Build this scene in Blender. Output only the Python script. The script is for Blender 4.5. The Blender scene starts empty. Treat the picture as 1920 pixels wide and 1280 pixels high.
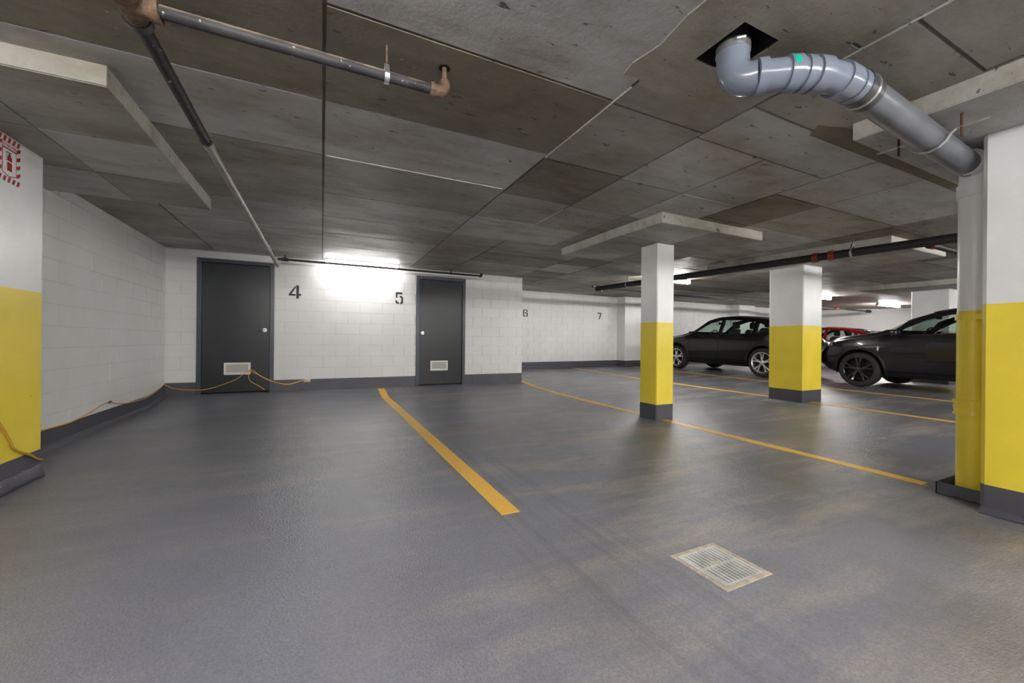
import bpy, bmesh, math, random
from mathutils import Vector, Matrix
random.seed(7)
SC = bpy.context.scene
COL = SC.collection

# ------------------------------------------------------------------ camera
CAMH = 0.89
TH, ROLL = math.radians(25.55), math.radians(0.52)
cam_data = bpy.data.cameras.new('camera'); cam_data.sensor_width = 36.0; cam_data.lens = 14.0
cam_data.clip_start = 0.02; cam_data.clip_end = 200
cam = bpy.data.objects.new('camera', cam_data); COL.objects.link(cam)
_R = Vector((math.cos(TH), -math.sin(TH), 0)); _F = Vector((math.sin(TH), math.cos(TH), 0)); _U = Vector((0, 0, 1))
_r = _R * math.cos(ROLL) + _U * math.sin(ROLL); _u = -_R * math.sin(ROLL) + _U * math.cos(ROLL)
cam.matrix_world = Matrix(((_r.x, _u.x, -_F.x, 0), (_r.y, _u.y, -_F.y, 0), (_r.z, _u.z, -_F.z, CAMH), (0, 0, 0, 1)))
SC.camera = cam

# ------------------------------------------------------------------ world, exposure (light comes from the strip lights)
w = bpy.data.worlds.new('world'); SC.world = w; w.use_nodes = True
w.node_tree.nodes['Background'].inputs[0].default_value = (0.05, 0.05, 0.05, 1)
w.node_tree.nodes['Background'].inputs[1].default_value = 0.2
SC.view_settings.view_transform = 'Standard'; SC.view_settings.look = 'None'
SC.view_settings.gamma = 1.0; SC.view_settings.use_curve_mapping = False
SC.view_settings.exposure = 2.3
TUBE_POWER = 46.0

# ------------------------------------------------------------------ helpers
def link(name, me, mat=None, parent=None):
    o = bpy.data.objects.new(name, me); COL.objects.link(o)
    if mat is not None and me is not None and not me.materials: me.materials.append(mat)
    if parent is not None: o.parent = parent
    return o
def tag(o, label=None, cat=None, group=None, kind=None):
    if label: o['label'] = label
    if cat: o['category'] = cat
    if group: o['group'] = group
    if kind: o['kind'] = kind
    return o
def empty(name, loc=(0, 0, 0), rot=(0, 0, 0)):
    o = bpy.data.objects.new(name, None); COL.objects.link(o)
    o.location = loc; o.rotation_euler = rot; o.empty_display_size = 0.1
    return o
def adopt(o, parent):
    """parent an object built in world coordinates without moving it"""
    o.parent = parent
    o.matrix_parent_inverse = parent_matrix(parent).inverted()
    return o
def parent_matrix(p):
    m = Matrix.LocRotScale(p.location, p.rotation_euler, p.scale)
    return parent_matrix(p.parent) @ p.matrix_parent_inverse @ m if p.parent else m
def mesh(name, bm, smooth=False, angle=None):
    me = bpy.data.meshes.new(name)
    bmesh.ops.recalc_face_normals(bm, faces=bm.faces[:])
    if smooth:
        for f in bm.faces: f.smooth = True
        if angle:
            for e in bm.edges:
                if len(e.link_faces) == 2 and e.calc_face_angle(0) > angle: e.smooth = False
    bm.to_mesh(me); bm.free(); return me
def add_box(bm, x0, x1, y0, y1, z0, z1):
    v = [bm.verts.new(p) for p in ((x0,y0,z0),(x1,y0,z0),(x1,y1,z0),(x0,y1,z0),(x0,y0,z1),(x1,y0,z1),(x1,y1,z1),(x0,y1,z1))]
    for i in ((0,3,2,1),(4,5,6,7),(0,1,5,4),(1,2,6,5),(2,3,7,6),(3,0,4,7)): bm.faces.new([v[k] for k in i])
    return v
def box(name, x0, x1, y0, y1, z0, z1, mat, parent=None, bevel=0.0, seg=1):
    bm = bmesh.new(); add_box(bm, x0, x1, y0, y1, z0, z1)
    if bevel: bmesh.ops.bevel(bm, geom=bm.edges[:], offset=bevel, segments=seg, affect='EDGES', profile=0.5)
    o = link(name, mesh(name, bm, bevel > 0 and seg > 1, math.radians(50)), mat)
    if parent is not None: adopt(o, parent)
    return o
def add_prism(bm, pts, axis, a0, a1):
    """polygon (2D) extruded along an axis; axis 'x': pts are (y,z); 'y': (x,z); 'z': (x,y)"""
    def P(p, a): return {'x': (a, p[0], p[1]), 'y': (p[0], a, p[1]), 'z': (p[0], p[1], a)}[axis]
    lo = [bm.verts.new(P(p, a0)) for p in pts]; hi = [bm.verts.new(P(p, a1)) for p in pts]
    bm.faces.new(lo); bm.faces.new(hi[::-1]); n = len(pts)
    for i in range(n): bm.faces.new((lo[i], hi[i], hi[(i+1) % n], lo[(i+1) % n]))
def prism(name, pts, axis, a0, a1, mat, parent=None):
    bm = bmesh.new(); add_prism(bm, pts, axis, a0, a1)
    o = link(name, mesh(name, bm), mat)
    if parent is not None: adopt(o, parent)
    return o
def add_tube(bm, pts, r, n=12, caps=True):
    pts = [Vector(p) for p in pts]; rs = r if isinstance(r, (list, tuple)) else [r] * len(pts)
    d0 = (pts[1] - pts[0]).normalized()
    up = Vector((0, 0, 1)) if abs(d0.z) < 0.9 else Vector((1, 0, 0))
    u = d0.cross(up).normalized(); rings = []
    for i, p in enumerate(pts):
        if i == 0: d = d0
        elif i == len(pts) - 1: d = (pts[i] - pts[i-1]).normalized()
        else: d = ((pts[i+1] - p).normalized() + (p - pts[i-1]).normalized()).normalized()
        u = (u - d * u.dot(d)).normalized(); v = d.cross(u)
        rings.append([bm.verts.new(p + (u * math.cos(2*math.pi*k/n) + v * math.sin(2*math.pi*k/n)) * rs[i]) for k in range(n)])
    for a, b in zip(rings, rings[1:]):
        for k in range(n): bm.faces.new((a[k], a[(k+1) % n], b[(k+1) % n], b[k]))
    if caps: bm.faces.new(rings[0][::-1]); bm.faces.new(rings[-1])
def tube(name, pts, r, mat, parent=None, n=12, caps=True):
    bm = bmesh.new(); add_tube(bm, pts, r, n, caps)
    o = link(name, mesh(name, bm, True, math.radians(40)), mat)
    if parent is not None: adopt(o, parent)
    return o
def smooth_path(pts, k=6):
    pts = [Vector(p) for p in pts]; out = []
    for i in range(len(pts) - 1):
        p0 = pts[max(i-1, 0)]; p1 = pts[i]; p2 = pts[i+1]; p3 = pts[min(i+2, len(pts)-1)]
        for j in range(k):
            t = j / k
            out.append(0.5 * ((2*p1) + (p2-p0)*t + (2*p0-5*p1+4*p2-p3)*t*t + (3*p1-p0-3*p2+p3)*t**3))
    out.append(pts[-1]); return out
def lerp_tab(tab, t):
    if t <= tab[0][0]: return tab[0][1]
    for (a, va), (b, vb) in zip(tab, tab[1:]):
        if t <= b: return va + (vb - va) * (t - a) / (b - a)
    return tab[-1][1]
def ray_dir(px, py):
    u = (px - 960) / 746.7; v = -(py - 640) / 746.7
    return _F + _r * u + _u * v
def px_y(px, py, Y): d = ray_dir(px, py); return Vector((0, 0, CAMH)) + d * (Y / d.y)
def px_x(px, py, X): d = ray_dir(px, py); return Vector((0, 0, CAMH)) + d * (X / d.x)

# ------------------------------------------------------------------ materials
def new_mat(name):
    m = bpy.data.materials.new(name); m.use_nodes = True
    nt = m.node_tree; return m, nt, nt.nodes['Principled BSDF']
def N(nt, t, **kw):
    n = nt.nodes.new(t)
    for k, v in kw.items():
        if k.startswith('i_'): n.inputs[k[2:].replace('_', ' ')].default_value = v
        else: setattr(n, k, v)
    return n
def noise(nt, coord, scale, detail=4, rough=0.55, stretch=None, off=(0, 0, 0)):
    src = coord
    if stretch:
        mp = N(nt, 'ShaderNodeMapping'); mp.inputs['Scale'].default_value = stretch; mp.inputs['Location'].default_value = off
        nt.links.new(src, mp.inputs['Vector']); src = mp.outputs[0]
    n = N(nt, 'ShaderNodeTexNoise'); n.inputs['Scale'].default_value = scale
    n.inputs['Detail'].default_value = detail; n.inputs['Roughness'].default_value = rough
    nt.links.new(src, n.inputs['Vector']); return n.outputs['Fac']
def ramp(nt, fac, a, b, va=0.0, vb=1.0):
    n = N(nt, 'ShaderNodeMapRange'); n.inputs['From Min'].default_value = a; n.inputs['From Max'].default_value = b
    n.inputs['To Min'].default_value = va; n.inputs['To Max'].default_value = vb
    nt.links.new(fac, n.inputs['Value']); return n.outputs[0]
def mix(nt, fac, a, b, mode='MIX'):
    n = N(nt, 'ShaderNodeMix', data_type='RGBA', blend_type=mode)
    def put(s, v):
        if hasattr(v, 'links') or hasattr(v, 'is_linked'): nt.links.new(v, s)
        elif isinstance(v, (int, float)): s.default_value = v
        else: s.default_value = (*v[:3], 1)
    put(n.inputs[0], fac); put(n.inputs[6], a); put(n.inputs[7], b); return n.outputs[2]
def mul(nt, a, b, op='MULTIPLY'):
    n = N(nt, 'ShaderNodeMath', operation=op)
    for s, v in ((n.inputs[0], a), (n.inputs[1], b)):
        if isinstance(v, (int, float)): s.default_value = v
        else: nt.links.new(v, s)
    return n.outputs[0]
def bump(nt, bsdf, h, strength, dist=0.01):
    n = N(nt, 'ShaderNodeBump'); n.inputs['Strength'].default_value = strength; n.inputs['Distance'].default_value = dist
    nt.links.new(h, n.inputs['Height']); nt.links.new(n.outputs[0], bsdf.inputs['Normal'])
def pos(nt): return N(nt, 'ShaderNodeNewGeometry').outputs['Position']
def simple(name, col, rough=0.5, metal=0.0, coat=0.0, var=0.0, scale=6.0, bumps=0.0, bscale=60, spec=0.5, emit=None, es=0.0):
    m, nt, b = new_mat(name)
    b.inputs['Roughness'].default_value = rough; b.inputs['Metallic'].default_value = metal
    b.inputs['Coat Weight'].default_value = coat; b.inputs['Coat Roughness'].default_value = 0.04
    b.inputs['Specular IOR Level'].default_value = spec
    p = pos(nt); f = noise(nt, p, scale)
    c = mix(nt, ramp(nt, f, 0.35, 0.65), tuple(x * (1 - var) for x in col), tuple(min(1, x * (1 + var)) for x in col))
    nt.links.new(c, b.inputs['Base Color'])
    if bumps: bump(nt, b, noise(nt, p, bscale, 2), bumps)
    if emit: b.inputs['Emission Color'].default_value = (*emit, 1); b.inputs['Emission Strength'].default_value = es
    return m

def make_concrete(name, light=False):
    m, nt, b = new_mat(name); p = pos(nt)
    oc = N(nt, 'ShaderNodeObjectInfo').outputs['Color']
    big = noise(nt, p, 1.3, 5, 0.6); streak = noise(nt, p, 2.4, 6, 0.68, (0.55, 1.5, 1))
    fine = noise(nt, p, 22, 4, 0.6); stain = noise(nt, p, 0.8, 4, 0.6, (0.6, 1, 1), (4, 9, 2))
    c = mix(nt, ramp(nt, big, 0.3, 0.7), (0.82, 0.82, 0.82), (1.15, 1.14, 1.12))
    c = mix(nt, 1.0, oc, c, 'MULTIPLY')
    c = mix(nt, ramp(nt, streak, 0.46, 0.68, 0, 0.62), c, mix(nt, 1.0, c, (0.56, 0.50, 0.39), 'MULTIPLY'))
    c = mix(nt, ramp(nt, stain, 0.52, 0.68, 0, 0.6), c, mix(nt, 1.0, c, (0.60, 0.50, 0.36), 'MULTIPLY'))
    c = mix(nt, ramp(nt, fine, 0.3, 0.75, 0.0, 0.35), c, mix(nt, 1.0, c, (0.7, 0.69, 0.66), 'MULTIPLY'))
    spk = noise(nt, p, 16, 3, 0.6, (0.5, 1.6, 1), (3, 1, 7))
    c = mix(nt, ramp(nt, spk, 0.665, 0.70, 0, 0.8), c, (0.04, 0.036, 0.03))
    spk2 = noise(nt, p, 30, 2, 0.5, (1, 1, 1), (8, 2, 5))
    c = mix(nt, ramp(nt, spk2, 0.75, 0.78, 0, 0.6), c, (0.5, 0.49, 0.45))
    nt.links.new(c, b.inputs['Base Color'])
    nt.links.new(ramp(nt, streak, 0.3, 0.7, 0.42, 0.7), b.inputs['Roughness'])
    bump(nt, b, mul(nt, fine, streak, 'ADD'), 0.25, 0.01); return m
M = {}
M['concrete'] = make_concrete('ceiling_concrete')
M['joint'] = simple('joint_dark', (0.10, 0.09, 0.075), 0.8, var=0.3)

def make_white():
    m, nt, b = new_mat('white_wall_paint'); p = pos(nt)
    c = mix(nt, ramp(nt, noise(nt, p, 1.5), 0.3, 0.7), (0.74, 0.735, 0.72), (0.80, 0.80, 0.79))
    c = mix(nt, ramp(nt, noise(nt, p, 34, 3), 0.755, 0.78, 0, 0.5), c, (0.3, 0.28, 0.26))
    nt.links.new(c, b.inputs['Base Color']); b.inputs['Roughness'].default_value = 0.34
    bump(nt, b, noise(nt, p, 55, 3), 0.12, 0.01); return m
M['white'] = make_white()
M['mortar'] = simple('painted_mortar', (0.66, 0.655, 0.645), 0.6, var=0.06)
def make_paint(name, col, chips, chipcol, rough=0.3):
    m, nt, b = new_mat(name); p = pos(nt)
    c = mix(nt, ramp(nt, noise(nt, p, 2.2), 0.3, 0.7), tuple(x * 0.92 for x in col), tuple(min(1, x * 1.06) for x in col))
    c = mix(nt, ramp(nt, noise(nt, p, 26, 4), chips, chips + 0.02, 0, 0.6), c, chipcol)
    nt.links.new(c, b.inputs['Base Color']); b.inputs['Roughness'].default_value = rough
    bump(nt, b, noise(nt, p, 40, 3), 0.10, 0.01); return m
M['white_col'] = make_paint('white_column_paint', (0.78, 0.78, 0.775), 0.735, (0.25, 0.23, 0.2))
M['yellow'] = make_paint('yellow_column_paint', (0.84, 0.66, 0.05), 0.735, (0.35, 0.24, 0.03))
M['base'] = make_paint('charcoal_base_paint', (0.075, 0.073, 0.088), 0.72, (0.3, 0.3, 0.32), 0.4)
M['cant'] = make_paint('charcoal_sealant', (0.075, 0.073, 0.088), 0.70, (0.40, 0.40, 0.42), 0.42)

def make_floor():
    m, nt, b = new_mat('grey_epoxy_floor'); p = pos(nt)
    big = noise(nt, p, 0.55, 5, 0.6); sw = noise(nt, p, 1.1, 6, 0.62, (1.0, 0.45, 1), (2, 5, 0))
    c = mix(nt, ramp(nt, big, 0.3, 0.7), (0.148, 0.151, 0.188), (0.202, 0.205, 0.242))
    sep = N(nt, 'ShaderNodeSeparateXYZ'); nt.links.new(p, sep.inputs[0])
    side = ramp(nt, sep.outputs['X'], -0.8, 2.2, 0.22, 1.0)
    rot = N(nt, 'ShaderNodeMapping'); rot.inputs['Rotation'].default_value = (0, 0, math.radians(38)); rot.inputs['Scale'].default_value = (0.5, 2.2, 1)
    nt.links.new(p, rot.inputs['Vector'])
    n3 = N(nt, 'ShaderNodeTexNoise'); n3.inputs['Scale'].default_value = 1.2; n3.inputs['Detail'].default_value = 7; n3.inputs['Roughness'].default_value = 0.65
    nt.links.new(rot.outputs[0], n3.inputs['Vector'])
    grit = noise(nt, p, 150, 2, 0.6)
    dust = mul(nt, mul(nt, ramp(nt, n3.outputs['Fac'], 0.47, 0.63), side), ramp(nt, grit, 0.35, 0.6, 0.35, 0.95))
    c = mix(nt, mul(nt, dust, 0.85), c, (0.36, 0.31, 0.26))
    dark = mul(nt, ramp(nt, sw, 0.47, 0.68, 0, 0.65), side)
    c = mix(nt, dark, c, (0.10, 0.097, 0.098))
    trk = noise(nt, p, 1.0, 4, 0.6, (14, 0.5, 1), (1, 3, 0))
    gate = mul(nt, ramp(nt, sep.outputs['X'], 0.75, 1.05), ramp(nt, sep.outputs['X'], 1.65, 1.35))
    c = mix(nt, mul(nt, ramp(nt, trk, 0.5, 0.7, 0, 0.5), gate), c, (0.09, 0.088, 0.09))
    c = mix(nt, 1.0, c, mix(nt, ramp(nt, noise(nt, p, 90, 3, 0.7), 0.3, 0.7), (0.80, 0.80, 0.80), (1.18, 1.18, 1.18)), 'MULTIPLY')
    c = mix(nt, ramp(nt, noise(nt, p, 30, 3), 0.73, 0.76, 0, 0.5), c, (0.35, 0.34, 0.33))
    nt.links.new(c, b.inputs['Base Color'])
    b.inputs['Roughness'].default_value = 0.5; b.inputs['Coat Roughness'].default_value = 0.23
    nt.links.new(mul(nt, 0.95, mul(nt, dust, 0.6), 'SUBTRACT'), b.inputs['Coat Weight'])
    h = mul(nt, noise(nt, p, 120, 2, 0.5), mul(nt, noise(nt, p, 7, 2), 1.2), 'ADD')
    bump(nt, b, h, 0.7, 0.006)
    nt.links.new(b.inputs['Normal'].links[0].from_socket, b.inputs['Coat Normal']); return m
M['floor'] = make_floor()
M['line'] = make_paint('yellow_line_paint', (0.80, 0.47, 0.08), 0.70, (0.45, 0.33, 0.2), 0.45)
M['door'] = simple('grey_door_paint', (0.020, 0.023, 0.027), 0.30, var=0.06, bumps=0.03)
M['frame'] = simple('blue_grey_frame_paint', (0.060, 0.072, 0.088), 0.3, var=0.06)
M['stencil'] = simple('stencil_paint', (0.024, 0.024, 0.030), 0.5, var=0.15, scale=30)
M['chrome'] = simple('chrome', (0.85, 0.85, 0.85), 0.12, 1.0)
M['steel'] = simple('galvanised_steel', (0.62, 0.63, 0.63), 0.35, 0.9, var=0.12, scale=25)
M['vent'] = simple('white_vent_metal', (0.75, 0.75, 0.74), 0.4)
M['slat'] = simple('vent_slat_metal', (0.60, 0.57, 0.53), 0.45)
M['black'] = simple('black_void', (0.008, 0.008, 0.008), 0.9)
M['cord'] = simple('orange_yellow_cord', (0.72, 0.40, 0.07), 0.45)
M['cord_near'] = simple('ochre_cord', (0.50, 0.28, 0.03), 0.45)
M['outlet'] = simple('outlet_plastic', (0.72, 0.70, 0.66), 0.4)
def make_iron(name, top):
    m, nt, b = new_mat(name); p = pos(nt)
    nz = N(nt, 'ShaderNodeSeparateXYZ'); g = N(nt, 'ShaderNodeNewGeometry'); nt.links.new(g.outputs['Normal'], nz.inputs[0])
    f = mul(nt, ramp(nt, nz.outputs['Z'], 0.1, 0.7), ramp(nt, noise(nt, p, 14), 0.3, 0.55))
    c = mix(nt, ramp(nt, noise(nt, p, 9), 0.3, 0.7), (0.020, 0.020, 0.022), (0.050, 0.048, 0.048))
    c = mix(nt, f, c, top)
    c = mix(nt, ramp(nt, noise(nt, p, 38, 3), 0.68, 0.72, 0, 0.8), c, (0.55, 0.5, 0.42))
    nt.links.new(c, b.inputs['Base Color']); b.inputs['Roughness'].default_value = 0.55; b.inputs['Specular IOR Level'].default_value = 0.3
    return m
M['iron'] = make_iron('black_iron_pipe', (0.30, 0.22, 0.17))
M['rust'] = simple('rusty_fitting', (0.135, 0.083, 0.052), 0.6, 0.2, var=0.45, scale=30, bumps=0.3)
M['greypipe'] = simple('painted_grey_pipe', (0.33, 0.31, 0.29), 0.5, var=0.2)
M['blackpipe'] = simple('black_pipe', (0.016, 0.015, 0.016), 0.38, var=0.2)
M['redfit'] = simple('red_coupling', (0.22, 0.035, 0.025), 0.35, 0.2, var=0.5, scale=40)
M['rod'] = simple('dark_red_rod', (0.09, 0.022, 0.016), 0.5)
M['pvc'] = simple('grey_pvc', (0.185, 0.21, 0.265), 0.22, var=0.06)
M['pvc2'] = simple('scuffed_grey_pvc', (0.135, 0.142, 0.158), 0.28, var=0.16, scale=5)
M['rubber'] = simple('rubber_coupling', (0.05, 0.05, 0.055), 0.35)
M['green'] = simple('green_sticker', (0.0, 0.42, 0.30), 0.4)
M['red'] = simple('sign_red', (0.34, 0.005, 0.008), 0.4)
M['signwhite'] = simple('sign_white', (0.78, 0.77, 0.77), 0.35)
M['grate'] = simple('worn_grate', (0.50, 0.50, 0.48), 0.45, 0.2, var=0.2, scale=14)
M['grateframe'] = simple('dusty_grate_frame', (0.42, 0.36, 0.29), 0.7, var=0.25, scale=25)
M['housing'] = simple('light_housing', (0.78, 0.78, 0.77), 0.35)
M['tube'] = simple('fluorescent_tube', (0.9, 0.9, 0.9), 0.4, emit=(1.0, 0.985, 0.955), es=TUBE_POWER)
M['tube_dim'] = simple('fluorescent_tube_dimmed', (0.9, 0.9, 0.9), 0.4, emit=(1.0, 0.985, 0.96), es=TUBE_POWER * 0.22)  # same tube, emission turned down to limit the glow on the door wall
M['tray'] = simple('painted_metal_tray', (0.07, 0.07, 0.085), 0.4, var=0.15)
M['trayin'] = simple('tray_inside', (0.20, 0.20, 0.19), 0.5, 0.4, var=0.4, scale=20)

# ------------------------------------------------------------------ levels
FP = [(1.2, [(-8, -.12), (2, -.125), (6, -.108), (7.2, -.105), (7.4, -.085), (7.9, -.005), (10.7, .06)]),
      (4.0, [(-8, -.13), (1.3, -.14), (2.7, -.127), (4.2, -.112), (5.8, -.10), (6.45, -.09), (7.34, -.053), (8.05, .012), (10.7, .06)]),
      (7.25, [(-8, -.10), (2, -.08), (4.5, -.053), (6.6, -.033), (7.66, -.02), (10.7, .065)]),
      (9.8, [(-8, -.04), (2.7, -.02), (4.3, 0.0), (5.8, .03), (7, .05), (8.6, .08), (10.7, .105)])]
def fz(x, y):
    v = [(a, lerp_tab(t, y)) for a, t in FP]
    return lerp_tab(v, x)
ZC0, DROP, WALLY, FARY, RIGHTX, BACKY, LEFTX = 2.30, 0.106, 7.9, 10.7, 20.0, -7.0, -2.2
def zc(y): return ZC0 if y < 7.6 else ZC0 + 0.13 * (y - 7.6) / 3.1
ZD = ZC0 - DROP

# ------------------------------------------------------------------ floor
bm = bmesh.new()
xs = [LEFTX - .15 + i * .2 for i in range(int((RIGHTX - LEFTX + .4) / .2) + 1)]
ys = [BACKY - .1 + i * .2 for i in range(int((0 - BACKY) / .2) + 1)]
while ys[-1] < FARY + .1: ys.append(ys[-1] + .1)
g = [[bm.verts.new((x, y, fz(x, y))) for x in xs] for y in ys]
for a, b in zip(g, g[1:]):
    for i in range(len(xs) - 1): bm.faces.new((a[i], a[i+1], b[i+1], b[i]))
tag(link('floor', mesh('floor', bm, True), M['floor']), kind='structure')

# ------------------------------------------------------------------ ceiling: slab, form panels, drop panels
HOLE = (1.655, 1.905, 1.135, 1.395)
PT = 0.008
bm = bmesh.new()
add_box(bm, LEFTX - .2, HOLE[0], BACKY, 7.6, ZC0 + PT, ZC0 + .3)
add_box(bm, HOLE[1], RIGHTX + .2, BACKY, 7.6, ZC0 + PT, ZC0 + .3)
add_box(bm, HOLE[0], HOLE[1], BACKY, HOLE[2], ZC0 + PT, ZC0 + .3)
add_box(bm, HOLE[0], HOLE[1], HOLE[3], 7.6, ZC0 + PT, ZC0 + .3)
add_prism(bm, [(7.6, ZC0 + PT), (FARY + .2, zc(FARY + .2) + PT), (FARY + .2, 2.75), (7.6, 2.75)], 'x', LEFTX - .2, RIGHTX + .2)
ceil = tag(link('ceiling', mesh('ceiling', bm), M['concrete']), kind='structure'); ceil.color = (0.13, 0.115, 0.09, 1)
box('hole_lining', HOLE[0] - .02, HOLE[1] + .02, HOLE[2] - .02, HOLE[3] + .02, ZC0 + .3, ZC0 + .33, M['black'], ceil)
for a in ((HOLE[0] - .004, HOLE[0] + .002, HOLE[2], HOLE[3]), (HOLE[1] - .002, HOLE[1] + .004, HOLE[2], HOLE[3]), (HOLE[0], HOLE[1], HOLE[2] - .004, HOLE[2] + .002), (HOLE[0], HOLE[1], HOLE[3] - .002, HOLE[3] + .004)):
    box('hole_lining', *a, ZC0 + .004, ZC0 + .3, M['black'], ceil)
LIGHTC, MIDC, DARKC = (0.455, 0.452, 0.448), (0.325, 0.31, 0.283), (0.195, 0.173, 0.132)
def panel(x0, x1, y0, y1, col):
    gp = 0.0085; dz = random.uniform(-.004, .002)
    bm = bmesh.new(); v = add_box(bm, x0 + gp, x1 - gp, y0 + gp, y1 - gp, 0, 0)
    for i, k in enumerate(v): k.co.z = zc(k.co.y) + (dz if i < 4 else PT + .004)
    o = link('panel', mesh('panel', bm), M['concrete'], ceil)
    j = random.uniform(.93, 1.07); o.color = (*[c * j for c in col], 1); return o
def holed_panel(x0, x1, y0, y1, col):
    gp = 0.0085; bm = bmesh.new(); z0, z1 = ZC0, ZC0 + PT + .004; h = HOLE
    for a in ((x0+gp, h[0], y0+gp, y1-gp), (h[1], x1-gp, y0+gp, y1-gp), (h[0], h[1], y0+gp, h[2]), (h[0], h[1], h[3], y1-gp)):
        add_box(bm, *a, z0, z1)
    o = link('panel', mesh('panel', bm), M['concrete'], ceil); o.color = (*col, 1)
L_, M_, D_ = LIGHTC, MIDC, DARKC
def column_of(x0, x1, lines, cols):
    for i, (a, b) in enumerate(zip(lines, lines[1:])):
        if a < HOLE[3] and b > HOLE[2] and x0 < HOLE[0] and x1 > HOLE[1]: holed_panel(x0, x1, a, b, cols[i % len(cols)])
        else: panel(x0, x1, a, b, cols[i % len(cols)])
column_of(LEFTX, -1.55, [0, .7, 1.45, 2.2, 2.95, 3.75, 4.45, 5.3, 6.15, 7.0, 7.5, 7.9], [M_, M_, L_, M_, L_, M_, L_])
column_of(-1.55, 0, [0, 1.05, 1.82, 2.59, 3.36, 4.81, 5.73, 6.5, 7.25, 7.9], [M_, D_, D_, L_, M_, L_, L_, L_, L_])
column_of(0, 1.53, [0, 1.08, 1.85, 2.59, 3.37, 4.22, 5.0, 5.79, 6.54, 7.4, 7.9], [L_, L_, D_, L_, M_, L_, M_, L_, L_, L_])
column_of(1.53, 2.31, [0, 1.0, 1.87, 2.66, 3.45, 4.23, 5.05, 5.82, 6.6, 7.4, 7.9], [M_, M_, M_, D_, M_, L_, M_, M_, M_, M_])
column_of(2.31, 3.05, [0, .8], [M_]); column_of(3.05, 3.84, [0, .8], [M_])
column_of(2.31, 3.84, [.8, 1.52, 1.92], [M_, L_])
column_of(2.31, 3.05, [1.92, 2.70, 3.47, 4.25, 5.05], [L_, M_, M_, L_]); column_of(3.05, 3.84, [1.92, 2.70, 3.47, 4.25, 5.05], [L_, L_, M_, M_])
column_of(2.31, 3.84, [5.05, 5.82, 6.6, 7.4, 7.9], [M_, D_, M_, M_])
cx = [3.84, 4.60, 6.13, 7.66, 9.19, 10.72, 12.25]
for i, (a, b) in enumerate(zip(cx, cx[1:])):
    ln = [0.0]
    while ln[-1] < FARY - .3: ln.append(round(ln[-1] + (.77 if ln[-1] != 0 or i % 2 else 1.54), 3))
    ln[-1] = FARY
    column_of(a, b, ln, [random.choice((L_, M_, M_, D_)) for _ in range(17)])
for a in ((1.524, 1.530, 1.70, 2.64, .010), (.02, 1.5, 3.361, 3.369, .006), (2.306, 2.312, .4, 1.08, .008), (3.07, 3.82, 2.700, 2.706, .006), (2.303, 2.309, 3.6, 5.0, .006)):
    o = box('joint_fin', a[0], a[1], a[2], a[3], ZC0 - a[4], ZC0 + PT, M['concrete'], ceil); o.color = (.52, .51, .48, 1)
o = prism('infill_strip', [(2.86, 1.46), (3.05, 1.40), (5.05, 1.47), (5.05, 1.54), (2.95, 1.56)], 'z', ZC0 - .006, ZC0 + .004, M['concrete'], ceil); o.color = (.15, .125, .085, 1)
panel(12.25, RIGHTX, BACKY, 7.6, MIDC); panel(12.25, RIGHTX, 7.6, FARY, MIDC); panel(LEFTX, 12.25, BACKY, 0, MIDC)
# rough parged patch round the pipe opening
pts = [(1.42, 1.0), (1.405, 1.22), (1.43, 1.40), (1.40, 1.55), (1.415, 1.64), (1.50, 1.62), (1.56, 1.665), (1.66, 1.68), (1.78, 1.64), (1.95, 1.66), (2.13, 1.64), (2.17, 1.5), (2.2, 1.30), (2.24, 1.10), (2.20, 0.9), (2.10, 0.62), (1.8, .55), (1.44, .6)]
bm = bmesh.new(); h = HOLE
outer = [bm.verts.new((x, y, ZC0 - .007)) for x, y in pts]
inner = [bm.verts.new((x, y, ZC0 - .007)) for x, y in ((h[0], h[2]), (h[0], h[3]), (h[1], h[3]), (h[1], h[2]))]
edges = [bm.edges.new((r[i], r[(i+1) % len(r)])) for r in (outer, inner) for i in range(len(r))]
bmesh.ops.triangle_fill(bm, edges=edges, use_beauty=True)
r = bmesh.ops.extrude_face_region(bm, geom=bm.faces[:])
for v in r['geom']:
    if isinstance(v, bmesh.types.BMVert): v.co.z += .010
o = link('concrete_patch', mesh('patch', bm), M['concrete'], ceil); o.color = (0.35, 0.325, 0.28, 1)
# drop panels over the columns (quads in plan), with their own form panels below
def drop_panel(q):
    bm = bmesh.new(); add_prism(bm, q, 'z', ZD, ZC0 + PT)
    o = link('drop_panel', mesh('drop_panel', bm), M['concrete'], ceil); o.color = (0.47, 0.46, 0.42, 1)
    (ax, ay), (bx, by), (cx_, cy_), (dx, dy) = q          # near-left, near-right, far-right, far-left
    n = 3
    for i in range(n):
        for s0, s1 in ((0, .5), (.5, 1)):
            def P(s, t): return (ax + (bx-ax)*s + ((dx-ax)*(1-s) + (cx_-bx)*s)*t, ay + (dy-ay)*t*(1-s) + ((by-ay) + (cy_-by)*t)*s)
            t0, t1 = i/n + .003, (i+1)/n - .003
            bm = bmesh.new(); add_prism(bm, [P(s0+.003, t0), P(s1-.003, t0), P(s1-.003, t1), P(s0+.003, t1)], 'z', ZD - .006, ZD + .002)
            p = link('soffit_panel', mesh('soffit', bm), M['concrete'], o); p.color = (*random.choice((LIGHTC, MIDC, MIDC)), 1)
drop_panel([(LEFTX, 2.77), (-1.015, 2.77), (-1.02, 4.95), (LEFTX, 4.95)])
drop_panel([(3.29, 3.17), (5.0, 3.17), (5.0, 5.08), (3.24, 5.08)])
drop_panel([(6.60, 2.52), (8.22, 2.52), (8.1, 4.98), (6.28, 4.98)])
drop_panel([(3.14, -.75), (4.95, -.75), (4.85, 1.36), (3.05, 1.36)])
drop_panel([(12.1, 2.9), (13.95, 2.9), (13.85, 5.12), (11.8, 5.12)])

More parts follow.
